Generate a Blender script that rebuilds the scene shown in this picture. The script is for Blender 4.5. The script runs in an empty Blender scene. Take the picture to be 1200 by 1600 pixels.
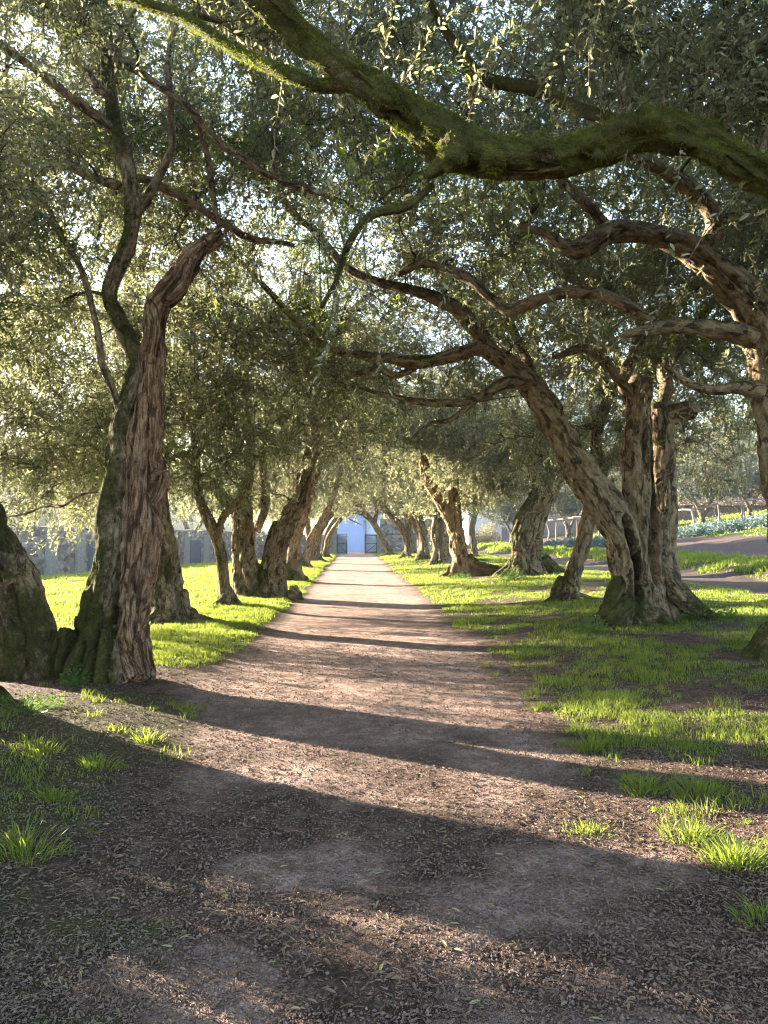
import bpy, math
import numpy as np
from mathutils import Vector, Euler, Matrix

S = bpy.context.scene
COL = S.collection
R = math.radians

# ------------------------------------------------------------------ camera, sky, sun, exposure
F = 1155.0                                   # focal length in photo pixels (1200 x 1600)
cam_d = bpy.data.cameras.new('camera'); cam = bpy.data.objects.new('camera', cam_d); COL.objects.link(cam)
cam_d.sensor_fit = 'VERTICAL'; cam_d.sensor_height = 36.0; cam_d.lens = 36.0 * F / 1600.0
cam_d.clip_start = 0.05; cam_d.clip_end = 2000.0
CAM = np.array([0.0, 0.0, 1.6])
cam.location = CAM
cam.rotation_euler = (R(90) + math.atan(40 / F), 0, -math.atan(45 / F))
S.camera = cam
RM = np.array(cam.rotation_euler.to_matrix())

SUN_EL, SUN_AZ = 14.0, -59.0
world = bpy.data.worlds.new('World'); S.world = world; world.use_nodes = True
wn = world.node_tree.nodes
sky = wn.new('ShaderNodeTexSky'); sky.sky_type = 'NISHITA'; sky.sun_disc = False
sky.sun_elevation = R(SUN_EL); sky.sun_rotation = R(SUN_AZ); sky.air_density = 1.0; sky.dust_density = 1.3; sky.ozone_density = 0.4
world.node_tree.links.new(sky.outputs[0], wn['Background'].inputs[0]); wn['Background'].inputs[1].default_value = 0.085
sun_d = bpy.data.lights.new('sun', 'SUN'); sun = bpy.data.objects.new('sun', sun_d); COL.objects.link(sun)
sun_d.energy = 5.0; sun_d.angle = R(0.5); sun_d.color = (1.0, 0.87, 0.70)
sdir = Vector((math.sin(R(SUN_AZ)) * math.cos(R(SUN_EL)), math.cos(R(SUN_AZ)) * math.cos(R(SUN_EL)), math.sin(R(SUN_EL))))
sun.rotation_euler = sdir.to_track_quat('Z', 'Y').to_euler(); sun.location = sdir * 60
vs = S.view_settings
vs.view_transform = 'Standard'; vs.look = 'None'; vs.gamma = 1.0; vs.use_curve_mapping = False
vs.exposure = 3.6
cy = S.cycles
cy.use_denoising = True; cy.pixel_filter_type = 'BLACKMAN_HARRIS'; cy.filter_width = 1.15
cy.max_bounces = 6; cy.diffuse_bounces = 3; cy.glossy_bounces = 2; cy.transmission_bounces = 3; cy.transparent_max_bounces = 4
cy.caustics_reflective = False; cy.caustics_refractive = False; cy.sample_clamp_indirect = 0.25

# ------------------------------------------------------------------ noise and helpers
def _hash(ix, iy, iz):
    h = (ix.astype(np.uint32) * np.uint32(374761393) + iy.astype(np.uint32) * np.uint32(668265263)
         + iz.astype(np.uint32) * np.uint32(2147483647)) & np.uint32(0xffffffff)
    h = (h ^ (h >> np.uint32(13))) * np.uint32(1274126177)
    h = h ^ (h >> np.uint32(16))
    return (h & np.uint32(0xffff)).astype(np.float64) / 32767.5 - 1.0

def noise(x, y, z=0.0):
    x, y, z = np.broadcast_arrays(np.asarray(x, float), np.asarray(y, float), np.asarray(z, float))
    ix, iy, iz = np.floor(x).astype(np.int64), np.floor(y).astype(np.int64), np.floor(z).astype(np.int64)
    fx, fy, fz = x - ix, y - iy, z - iz
    u, v, w = fx * fx * (3 - 2 * fx), fy * fy * (3 - 2 * fy), fz * fz * (3 - 2 * fz)
    out = 0
    for dx in (0, 1):
        for dy in (0, 1):
            for dz in (0, 1):
                out = out + _hash(ix + dx, iy + dy, iz + dz) * (u if dx else 1 - u) * (v if dy else 1 - v) * (w if dz else 1 - w)
    return out

def fbm(x, y, z=0.0, o=3):
    s, a = 0, 1.0
    for i in range(o):
        s = s + a * noise(np.asarray(x) * 2 ** i + 17.3 * i, np.asarray(y) * 2 ** i - 9.1 * i, np.asarray(z) * 2 ** i + 3.7 * i); a *= 0.5
    return s

def sstep(a, b, x):
    t = np.clip((x - a) / (b - a), 0, 1); return t * t * (3 - 2 * t)

def nrm(v):
    return v / np.maximum(np.linalg.norm(v, axis=-1, keepdims=True), 1e-9)

GX = [-160, -60, -34, -15, -9, -5, -3, -2, -1.3, 1.5, 2.2, 3.5, 5, 7, 9, 10, 11.2, 11.9, 13, 14.5, 16, 20, 26, 32, 40, 50, 70, 100, 160]
GZ = [34, 8, .5, 0, -.02, .05, .12, .08, 0, 0, .07, .17, .28, .36, .34, .32, .36, .56, .70, .74, .76, 1.12, 1.9, 2.75, 3.85, 5.1, 10, 21, 40]

def hgt(x, y):
    x = np.asarray(x, float); y = np.asarray(y, float)
    z = np.interp(x, GX, GZ) * 0.5 + 0.25 * (np.interp(x - .35, GX, GZ) + np.interp(x + .35, GX, GZ))
    sd = ((x + 13.0) * -.973 + (y - 26.0) * .228); z = z - 1.7 * sstep(.5, 8.0, sd) * (1 - sstep(14, 30, sd)) * sstep(5, 14, y)
    off = sstep(1.2, 3.0, np.abs(x - .2))
    z = z + (0.004 + 0.035 * off) * fbm(x * .6, y * .6, 1.0, 2) + (0.004 + .008 * off) * noise(x * 3.1, y * 3.1, 5.0)
    fld = sstep(14.8, 15.5, x) * (1 - sstep(23.5, 24.5, x))
    z = z + fld * .05 * fbm(x * 1.6, y * 0.9, 2.0, 3)
    bank = sstep(11, 11.6, x) * (1 - sstep(12.6, 13.4, x))
    z = z + bank * .12 * noise(x * 1.2, y * .9, 8.0)
    return z

CAM[2] = 1.6 + float(hgt(0.0, 0.0)); cam.location = CAM

def ray(px, py):
    d = RM @ np.array([px - 600.0, 800.0 - py, -F])
    return d / d[1]

def P(px, py, Y):
    return CAM + ray(px, py) * Y

def G(px, py):
    d = ray(px, py); ys = np.geomspace(1.2, 160, 6000)
    p = CAM[:, None] + d[:, None] * ys
    i = np.argmax(p[2] < hgt(p[0], p[1]))
    return p[:, i] if i else p[:, -1]

def mesh(name, V, polys, mat=None, parent=None, smooth=False, point_attr=None, face_attr=None, loc=None, mats=None, midx=None):
    """polys: list of (n, k) index arrays. Links ONE mesh object; vertices are given in world space."""
    V = np.asarray(V, np.float64)
    o_loc = np.array(loc if loc is not None else (parent_base(parent) if parent else (0, 0, 0)), float)
    me = bpy.data.meshes.new(name)
    polys = [np.asarray(p, np.int32) for p in polys if len(p)]
    nl = sum(p.size for p in polys); npol = sum(len(p) for p in polys)
    me.vertices.add(len(V)); me.loops.add(nl); me.polygons.add(npol)
    me.vertices.foreach_set('co', (V - o_loc).astype(np.float32).ravel())
    me.loops.foreach_set('vertex_index', np.concatenate([p.ravel() for p in polys]))
    tot = np.concatenate([np.full(len(p), p.shape[1], np.int32) for p in polys])
    me.polygons.foreach_set('loop_start', np.concatenate([[0], np.cumsum(tot)[:-1]]).astype(np.int32))
    me.polygons.foreach_set('use_smooth', np.full(npol, smooth, bool))
    if midx is not None: me.polygons.foreach_set('material_index', np.asarray(midx, np.int32))
    for k, a in (point_attr or {}).items(): add_attr(me, k, a, 'POINT')
    for k, a in (face_attr or {}).items(): add_attr(me, k, a, 'FACE')
    me.update(calc_edges=True)
    for m in (mats or [mat]):
        if m: me.materials.append(m)
    o = bpy.data.objects.new(name, me); COL.objects.link(o)
    if parent: o.parent = parent
    else: o.location = o_loc
    return o

def add_attr(me, k, a, dom):
    a = np.asarray(a, np.float32)
    if a.ndim == 2:
        at = me.attributes.new(k, 'FLOAT_VECTOR', dom); at.data.foreach_set('vector', a.ravel())
    else:
        at = me.attributes.new(k, 'FLOAT', dom); at.data.foreach_set('value', a)

def parent_base(o):
    p = np.zeros(3)
    while o: p = p + np.array(o.location); o = o.parent
    return p

def tag(o, label=None, cat=None, group=None, kind=None):
    if label: o['label'] = label
    if cat: o['category'] = cat
    if group: o['group'] = group
    if kind: o['kind'] = kind
    return o

def empty(name, loc, label, cat, group=None):
    o = bpy.data.objects.new(name, None); COL.objects.link(o); o.location = [float(v) for v in loc]; o.empty_display_size = .2
    return tag(o, label, cat, group)

class MB:
    def __init__(s): s.V = []; s.Q = {}; s.n = 0
    def add(s, V, *polys):
        V = np.asarray(V, float).reshape(-1, 3)
        for p in polys:
            p = np.asarray(p)
            if len(p): s.Q.setdefault(p.shape[1], []).append(p + s.n)
        s.V.append(V); s.n += len(V); return s
    def box(s, c, sz, rz=0.0, tilt=None, jit=0, rng=None):
        v = np.array([(x, y, z) for x in (-.5, .5) for y in (-.5, .5) for z in (-.5, .5)]) * np.array(sz)
        if rng is not None: v = v + rng.uniform(-jit, jit, v.shape)
        if tilt is not None: v = v @ np.array(Euler(tilt).to_matrix()).T
        ca, sa = math.cos(rz), math.sin(rz)
        v = v @ np.array([[ca, sa, 0], [-sa, ca, 0], [0, 0, 1]]) + np.array(c)
        return s.add(v, [(0, 1, 3, 2), (4, 6, 7, 5), (0, 4, 5, 1), (2, 3, 7, 6), (0, 2, 6, 4), (1, 5, 7, 3)])
    def tube(s, pts, rad, n=8, rough=0.0, seed=0):
        V, Q, T = sweep(np.asarray(pts, float), np.asarray(rad, float), n, rough, seed)[:3]
        return s.add(V, Q, T)
    def build(s, name, mat, parent=None, smooth=False, **k):
        return mesh(name, np.concatenate(s.V), [np.concatenate(q) for q in s.Q.values()], mat, parent, smooth, **k)

def frames(pts):
    T = nrm(np.gradient(pts, axis=0)); n = len(pts)
    U = np.zeros_like(pts)
    ref = np.array([1.0, 0, 0]) if abs(T[0, 0]) < .8 else np.array([0, 1.0, 0])
    u = ref - T[0] * (ref @ T[0]); u /= np.linalg.norm(u)
    for i in range(n):
        u = u - T[i] * (u @ T[i]); u = u / max(np.linalg.norm(u), 1e-9); U[i] = u
    return T, U, np.cross(T, U)

def sweep(pts, rad, n=12, rough=0.0, seed=0, twist=0.0):
    T, U, W = frames(pts); k = len(pts)
    s = np.concatenate([[0], np.cumsum(np.linalg.norm(np.diff(pts, axis=0), axis=1))])
    th = np.linspace(0, 2 * np.pi, n, endpoint=False)
    c, si = np.cos(th), np.sin(th)
    rr = np.repeat(rad[:, None], n, 1)
    if rough:
        a = th[None] + twist * s[:, None]
        rr = rr * (1 + rough * (noise(np.cos(a) * 1.3 + seed, np.sin(a) * 1.3, s[:, None] * .9 + seed)
                                + .5 * noise(np.cos(a) * 2.6 + seed, np.sin(a) * 2.6 + 5, s[:, None] * 2.2)
                                + .35 * noise(np.cos(a) * .4, np.sin(a) * .4 + 5, s[:, None] * 5 + seed)))
    V = pts[:, None] + (U[:, None] * c[None, :, None] + W[:, None] * si[None, :, None]) * rr[..., None]
    bc = np.stack([c[None] * rr, si[None] * rr, np.repeat(s[:, None], n, 1)], -1)
    i = np.arange(k - 1)[:, None] * n; j = np.arange(n)[None]; jn = (j + 1) % n
    Q = np.stack([i + j, i + jn, i + n + jn, i + n + j], -1).reshape(-1, 4)
    V = np.concatenate([V.reshape(-1, 3), pts[:1], pts[-1:]]); bc = np.concatenate([bc.reshape(-1, 3), [[0, 0, 0]], [[0, 0, s[-1]]]])
    a = np.arange(n); b = (a + 1) % n
    Tr = np.concatenate([np.stack([np.full(n, k * n), b, a], -1), np.stack([np.full(n, k * n + 1), (k - 1) * n + a, (k - 1) * n + b], -1)])
    return V, Q, Tr, bc, (T, U, W, s)

def tubes_batch(Pn, Rn, n):
    """Pn (N,K,3), Rn (N,K) -> vertices, quads"""
    N, K = Pn.shape[:2]
    T = nrm(np.gradient(Pn, axis=1))
    ref = np.where(np.abs(T[:, :1, 2:3]) < .8, np.array([0, 0, 1.0]), np.array([1.0, 0, 0]))
    U = nrm(np.cross(T, ref)); W = np.cross(T, U)
    th = np.linspace(0, 2 * np.pi, n, endpoint=False)
    V = Pn[:, :, None] + (U[:, :, None] * np.cos(th)[:, None] + W[:, :, None] * np.sin(th)[:, None]) * Rn[:, :, None, None]
    s = np.concatenate([np.zeros((N, 1)), np.cumsum(np.linalg.norm(np.diff(Pn, axis=1), axis=2), 1)], 1)
    bc = np.stack([np.cos(th) * Rn[:, :, None], np.sin(th) * Rn[:, :, None], np.repeat(s[:, :, None], n, 2)], -1)
    b = (np.arange(N)[:, None, None] * K + np.arange(K - 1)[None, :, None]) * n
    j = np.arange(n); jn = (j + 1) % n
    Q = np.stack([b + j, b + jn, b + n + jn, b + n + j], -1).reshape(-1, 4)
    return V.reshape(-1, 3), Q, bc.reshape(-1, 3)

def catmull(pts, step):
    pts = np.asarray(pts, float)
    if len(pts) == 2: pts = np.stack([pts[0], (pts[0] + pts[1]) / 2, pts[1]])
    p = np.concatenate([[2 * pts[0] - pts[1]], pts, [2 * pts[-1] - pts[-2]]])
    out = []
    for i in range(1, len(p) - 2):
        L = np.linalg.norm(p[i + 1, :3] - p[i, :3]); m = max(2, int(L / step))
        t = np.linspace(0, 1, m, endpoint=False)[:, None]
        out.append(.5 * (2 * p[i] + (p[i + 1] - p[i - 1]) * t + (2 * p[i - 1] - 5 * p[i] + 4 * p[i + 1] - p[i + 2]) * t ** 2
                         + (3 * p[i] - p[i - 1] - 3 * p[i + 1] + p[i + 2]) * t ** 3))
    out.append(p[-2:-1])
    o = np.concatenate(out); o[:, 3] = np.maximum(o[:, 3], .004); return o

# ------------------------------------------------------------------ materials
def new_mat(name):
    m = bpy.data.materials.new(name); m.use_nodes = True
    nt = m.node_tree; nt.nodes.clear()
    return m, nt, nt.nodes, nt.links

class NB:
    def __init__(s, name):
        s.m, s.nt, s.n, s.l = new_mat(name)
        s.out = s.n.new('ShaderNodeOutputMaterial')
    def node(s, t, **k):
        o = s.n.new(t)
        for a, b in k.items(): setattr(o, a, b)
        return o
    def put(s, sock, v):
        if v is None: return
        if hasattr(v, 'links') or isinstance(v, bpy.types.NodeSocket): s.l.new(v, sock)
        else:
            if isinstance(v, (tuple, list)) and len(v) == 3 and sock.type == 'RGBA': v = (*v, 1)
            sock.default_value = v
    def coord(s): return s.node('ShaderNodeTexCoord').outputs['Object']
    def attr(s, name, out='Fac'): return s.node('ShaderNodeAttribute', attribute_name=name).outputs[out]
    def scale(s, v, sc):
        o = s.node('ShaderNodeMapping'); s.put(o.inputs[0], v); o.inputs['Scale'].default_value = sc; return o.outputs[0]
    def noise(s, v, sc, det=3, rough=.55, out=0, dist=0):
        o = s.node('ShaderNodeTexNoise'); s.put(o.inputs['Vector'], v); o.inputs['Scale'].default_value = sc
        o.inputs['Detail'].default_value = det; o.inputs['Roughness'].default_value = rough; o.inputs['Distortion'].default_value = dist
        return o.outputs[out]
    def voro(s, v, sc, feat='F1', out='Distance', rand=1):
        o = s.node('ShaderNodeTexVoronoi', feature=feat); s.put(o.inputs['Vector'], v); o.inputs['Scale'].default_value = sc
        o.inputs['Randomness'].default_value = rand
        return o.outputs[out]
    def ramp(s, f, stops, interp='LINEAR'):
        o = s.node('ShaderNodeValToRGB'); s.put(o.inputs[0], f); e = o.color_ramp.elements; o.color_ramp.interpolation = interp
        while len(e) < len(stops): e.new(.5)
        for el, (p, c) in zip(e, stops):
            el.position = p; el.color = (*c, 1) if isinstance(c, tuple) else (c, c, c, 1)
        return o.outputs[0]
    def mix(s, f, a, b):
        o = s.node('ShaderNodeMix', data_type='RGBA'); s.put(o.inputs[0], f); s.put(o.inputs[6], a); s.put(o.inputs[7], b); return o.outputs[2]
    def math(s, op, a, b=None, clamp=False):
        o = s.node('ShaderNodeMath', operation=op, use_clamp=clamp); s.put(o.inputs[0], a); s.put(o.inputs[1], b); return o.outputs[0]
    def bump(s, h, st=.5, d=.02, nn=None):
        o = s.node('ShaderNodeBump'); o.inputs['Strength'].default_value = st; o.inputs['Distance'].default_value = d
        s.put(o.inputs['Height'], h); s.put(o.inputs['Normal'], nn); return o.outputs[0]
    def pbr(s, col, rough=.8, nn=None, spec=.3, metal=0.0):
        o = s.node('ShaderNodeBsdfPrincipled'); s.put(o.inputs['Base Color'], col); s.put(o.inputs['Roughness'], rough)
        s.put(o.inputs['Specular IOR Level'], spec); s.put(o.inputs['Normal'], nn); o.inputs['Metallic'].default_value = metal
        return o.outputs[0]
    def done(s, sh): s.l.new(sh, s.out.inputs[0]); return s.m

def leaf_mat(name, top0, top1, under, trans, tf=.35, rough=.42, spec=.45):
    b = NB(name); v = b.attr('v')
    bf = b.node('ShaderNodeNewGeometry').outputs['Backfacing']
    top = b.mix(v, top0, top1)
    col = b.mix(bf, top, b.mix(v, under, tuple(.75 * c for c in under)))
    p = b.pbr(col, b.mix(bf, (rough,) * 3, (.8,) * 3), None, spec)
    t = b.node('ShaderNodeBsdfTranslucent'); b.put(t.inputs[0], b.mix(v, trans, tuple(c * .7 for c in trans)))
    m = b.node('ShaderNodeMixShader'); m.inputs[0].default_value = tf
    b.l.new(p, m.inputs[1]); b.l.new(t.outputs[0], m.inputs[2])
    return b.done(m.outputs[0])

def bark_mat(name, dark, mid, light, dead=False):
    b = NB(name); bc = b.attr('bc', 'Vector'); ob = b.coord()
    st = b.scale(bc, (1, 1, .14 if dead else .42))
    n1 = b.noise(st, 15 if not dead else 26, 6, .68, dist=.5)
    n2 = b.noise(ob, 2.6, 4, .6)
    n3 = b.noise(ob, 70, 4, .7)
    n4 = b.noise(st, 44, 3, .65)
    f = b.math('ADD', b.math('MULTIPLY', n1, .55), b.math('ADD', b.math('MULTIPLY', n3, .25), b.math('MULTIPLY', n4, .25)))
    c = b.ramp(f, [(.40, dark), (.50, mid), (.60, light)])
    c = b.mix(b.math('MULTIPLY', b.ramp(n2, [(.46, 0.0), (.68, 1.0)]), .5), c, light if not dead else dark)
    crk = b.ramp(b.noise(st, 8 if not dead else 14, 4, .6, dist=.8), [(.40, 1.0), (.46, 0.0)])
    c = b.mix(b.math('MULTIPLY', crk, .75), c, tuple(.45 * q for q in dark))
    lich = b.ramp(b.noise(ob, 24, 4, .7), [(.60, 0.0), (.68, 1.0)])
    if not dead: c = b.mix(b.math('MULTIPLY', lich, .45), c, (.30, .29, .22))
    ms = b.attr('moss')
    mn = b.noise(ob, 16, 5, .75)
    mf = b.ramp(b.math('ADD', ms, b.math('MULTIPLY', b.math('SUBTRACT', mn, .5), 1.3)), [(.36, 0.0), (.66, 1.0)])
    mc = b.ramp(b.math('ADD', b.math('MULTIPLY', b.noise(ob, 7, 5, .7), .6), b.math('MULTIPLY', b.noise(ob, 60, 3, .7), .4)), [(.34, (.018, .016, .004)), (.50, (.050, .055, .010)), (.66, (.13, .145, .022))])
    col = b.mix(b.math('MULTIPLY', mf, .86), c, mc)
    h = b.math('SUBTRACT', f, b.math('MULTIPLY', crk, .35))
    h = b.math('ADD', h, b.math('MULTIPLY', b.math('MULTIPLY', mf, b.noise(ob, 90, 3, .75)), .8))
    return b.done(b.pbr(col, .9, b.bump(h, 1.0, .05), .15))

M = {}
M['leaf'] = leaf_mat('olive_leaf', (.052, .061, .028), (.128, .135, .073), (.29, .29, .215), (.42, .44, .20), .43)
M['leaf_young'] = leaf_mat('young_leaf', (.07, .12, .02), (.12, .17, .035), (.16, .20, .08), (.34, .44, .06), .45)
M['leaf_grey'] = leaf_mat('grey_olive_leaf', (.075, .095, .07), (.13, .15, .115), (.20, .22, .19), (.15, .17, .10), .25, .6, .3)
M['moss'] = leaf_mat('moss_fuzz', (.035, .040, .006), (.19, .22, .025), (.09, .11, .014), (.28, .34, .02), .38, .8, .1)
M['grass'] = leaf_mat('grass_blade', (.06, .125, .018), (.20, .215, .05), (.13, .175, .025), (.33, .41, .045), .42, .5, .35)
M['weed'] = leaf_mat('weed_leaf', (.035, .09, .02), (.07, .14, .03), (.07, .12, .03), (.16, .30, .03), .3, .35, .5)
M['cabbage'] = leaf_mat('glaucous_leaf', (.13, .19, .17), (.21, .27, .25), (.18, .24, .22), (.14, .2, .14), .2, .6, .3)
M['litter'] = leaf_mat('dead_leaf', (.045, .027, .017), (.21, .15, .095), (.16, .12, .08), (.16, .1, .05), .1, .65, .25)
M['shrub'] = leaf_mat('straw_leaf', (.28, .22, .12), (.4, .33, .19), (.35, .3, .18), (.3, .25, .1), .25, .7, .2)
M['bark'] = bark_mat('olive_bark', (.038, .026, .016), (.135, .096, .058), (.31, .235, .15))
M['bark_red'] = bark_mat('reddish_bark', (.06, .034, .019), (.21, .125, .068), (.38, .26, .155))
M['dead'] = bark_mat('dead_wood', (.036, .018, .010), (.16, .090, .053), (.37, .255, .165), True)
M['twig'] = bark_mat('twig_bark', (.035, .027, .017), (.095, .074, .046), (.21, .17, .115))

def simple(name, c0, c1, sc=6.0, rough=.85, bs=.4, bd=.01, spec=.2, stretch=(1, 1, 1)):
    b = NB(name); v = b.scale(b.coord(), stretch); n = b.noise(v, sc, 5, .6)
    return b.done(b.pbr(b.ramp(n, [(.3, c0), (.7, c1)]), rough, b.bump(n, bs, bd), spec))
M['pebble'] = simple('pebble_stone', (.06, .038, .03), (.22, .155, .125), 30, .9)
M['white_wall'] = simple('whitewash', (.62, .63, .66), (.75, .76, .78), 1.5)
M['blue_shade_wall'] = simple('white_render_blue_shade', (.32, .42, .69), (.38, .48, .75), .8)  # white paint; the blue skylight of its shaded side is put into the colour
M['blue_shade_pale'] = simple('white_render_light_blue_shade', (.52, .62, .80), (.60, .69, .85), .8)  # lighter part of the white house, blue of the shade coloured in too
M['granite'] = simple('granite', (.17, .165, .165), (.30, .29, .285), 9, .9)
M['blue_door'] = simple('blue_grey_paint', (.055, .075, .12), (.085, .11, .17), 4, .6)
M['gate'] = simple('dark_green_iron', (.012, .035, .04), (.022, .05, .055), 8, .5)
M['old_wood'] = simple('weathered_wood', (.13, .105, .09), (.28, .24, .21), 9, .9, stretch=(1, 1, .15))
M['dark_wood'] = simple('dark_wood', (.06, .045, .035), (.14, .11, .085), 9, .9)
M['farm_stone'] = simple('brown_farm_stone', (.10, .065, .05), (.24, .165, .12), 3, .9)
M['fungus'] = simple('bracket_fungus', (.28, .17, .08), (.46, .31, .16), 14, .8)
M['wire'] = simple('wire', (.05, .05, .05), (.1, .1, .1), 9, .6)

def stone_wall():
    b = NB('rubble_stone'); v = b.scale(b.coord(), (1, 1, 1.5))
    d = b.voro(v, 2.6, 'DISTANCE_TO_EDGE'); c = b.voro(v, 2.6, 'F1', 'Color')
    sep = b.node('ShaderNodeSeparateColor'); b.put(sep.inputs[0], c)
    n = b.noise(v, 14, 4, .6)
    st = b.ramp(b.math('ADD', b.math('MULTIPLY', sep.outputs[0], .7), b.math('MULTIPLY', n, .35)), [(.2, (.12, .105, .10)), (.55, (.22, .19, .18)), (.9, (.36, .32, .30))])
    col = b.mix(b.ramp(d, [(.02, 1.0), (.07, 0.0)]), st, (.17, .15, .14))
    h = b.math('ADD', b.ramp(d, [(0.0, 0.0), (.12, 1.0)]), b.math('MULTIPLY', n, .4))
    return b.done(b.pbr(col, .9, b.bump(h, .8, .04), .15))
M['stone'] = stone_wall()

def roof_mat():
    b = NB('terracotta_tiles'); v = b.coord()
    c = b.voro(b.scale(v, (4.5, 2.2, 0.01)), 1.0, 'F1', 'Color')
    sep = b.node('ShaderNodeSeparateColor'); b.put(sep.inputs[0], c)
    n = b.noise(v, 3, 4)
    f = b.math('ADD', b.math('MULTIPLY', sep.outputs[0], .6), b.math('MULTIPLY', n, .5))
    col = b.ramp(f, [(.25, (.16, .075, .05)), (.5, (.34, .175, .115)), (.75, (.50, .36, .27)), (.95, (.60, .5, .42))])
    return b.done(b.pbr(col, .9, b.bump(n, .4, .02), .15))
M['roof'] = roof_mat()

def ground_mat():
    b = NB('soil'); v = b.coord()
    gr, pa, fd, mo = b.attr('grassy'), b.attr('pathy'), b.attr('fieldy'), b.attr('mossy')
    n_big = b.noise(v, .7, 4, .6); n_mid = b.noise(v, 7, 5, .65); n_f = b.noise(v, 55, 4, .7); n_ff = b.noise(v, 190, 2, .7)
    f = b.math('ADD', b.math('MULTIPLY', n_mid, .5), b.math('MULTIPLY', n_f, .5))
    path = b.ramp(f, [(.34, (.09, .055, .042)), (.5, (.295, .198, .157)), (.64, (.54, .405, .335))])
    path = b.mix(b.math('MULTIPLY', b.ramp(n_big, [(.35, 1.0), (.6, 0.0)]), .35), path, (.12, .083, .068))
    soil = b.ramp(f, [(.36, (.026, .015, .010)), (.5, (.075, .046, .034)), (.64, (.17, .115, .088))])
    field = b.ramp(f, [(.36, (.030, .020, .017)), (.5, (.072, .048, .042)), (.64, (.15, .105, .092))])
    grs = b.ramp(f, [(.3, (.022, .026, .008)), (.5, (.045, .062, .014)), (.72, (.085, .12, .022))])
    moss = b.ramp(n_f, [(.3, (.028, .03, .010)), (.7, (.085, .085, .025))])
    c = b.mix(pa, soil, path)
    c = b.mix(fd, c, field)
    c = b.mix(gr, c, grs)
    mf = b.ramp(b.math('ADD', mo, b.math('MULTIPLY', b.math('SUBTRACT', n_f, .5), .9)), [(.4, 0.0), (.65, 1.0)])
    c = b.mix(b.math('MULTIPLY', mf, .8), c, moss)
    peb = b.voro(v, 75, 'F1', 'Distance')
    h = b.math('ADD', b.math('MULTIPLY', n_f, 1.2), b.math('MULTIPLY', b.ramp(peb, [(.1, 1.0), (.45, 0.0)]), .5))
    h = b.math('ADD', h, b.math('MULTIPLY', n_ff, .45)); h = b.math('ADD', h, b.math('MULTIPLY', n_mid, 1.6))
    return b.done(b.pbr(c, .92, b.bump(h, .9, .022), .15))
M['ground'] = ground_mat()

# ------------------------------------------------------------------ the ground sheet, split by use
def path_edges(y):
    y = np.asarray(y, float)
    n1, n2 = fbm(y * .7, 3.0, 0, 2), fbm(y * .7, 9.0, 4.0, 2)
    l = np.interp(y, [0, 3, 4.5, 6.5, 8, 10.5], [-.95, -.95, -1.15, -1.55, -1.75, -1.32]) - .10 * n1; r = 1.62 + .12 * n2 + .1 * (1 - sstep(3, 6, y))
    return l, r

def grass_cover(x, y):
    """0..1 how grassy a spot is"""
    x = np.asarray(x, float); y = np.asarray(y, float)
    l, r = path_edges(y)
    nz = fbm(x * .9, y * .9, 7.0, 3); nf = noise(x * 3.3, y * 3.3, 2.0)
    far = sstep(6.0, 12, y)
    right = sstep(0, .55, x - r) * np.clip(.16 + .62 * far + (.85 - .2 * far) * nz + .35 * nf - .14 * (1 - sstep(2.5, 5, y)) - .05 + .2 * noise(x * 5.1, y * 5.1, 9.0), 0, 1)
    left = sstep(0, .5, l - x) * np.clip(.95 * sstep(8.4, 9.6, y) + .25 * nz + .15 * nf, 0, 1)
    lawn = sstep(-4.0, -4.7, x) * sstep(7.2, 8.8, y)
    left = np.maximum(left, lawn)
    left = np.maximum(left, sstep(.1, .8, l - x) * (1 - sstep(8, 9, y)) * np.clip(-.1 + .8 * nz + .45 * nf, 0, .5))
    # bare soil trampled at the foot of the near double trunk
    bare = np.exp(-(((x + 2.2) / .9) ** 2 + ((y - 7.6) / .9) ** 2)); left = left * (1 - sstep(.3, .6, bare))
    trk = sstep(9.1, 9.5, x) * (1 - sstep(11.2, 11.8, x)) * np.clip(1 - .6 * nz, .4, 1)
    fld = sstep(14.6, 15.2, x) * (1 - sstep(23.2, 24.5, x))
    g = np.where(x > 0, right, left)
    bank = sstep(11.2, 12, x) * (1 - sstep(14.6, 15.2, x)) * np.clip(.75 + .7 * nz, 0, 1)
    g = np.where(x > 11, np.maximum(bank, sstep(23.5, 24.5, x) * .8), g)
    return np.clip(g * (1 - trk) * (1 - fld), 0, 1)

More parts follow.
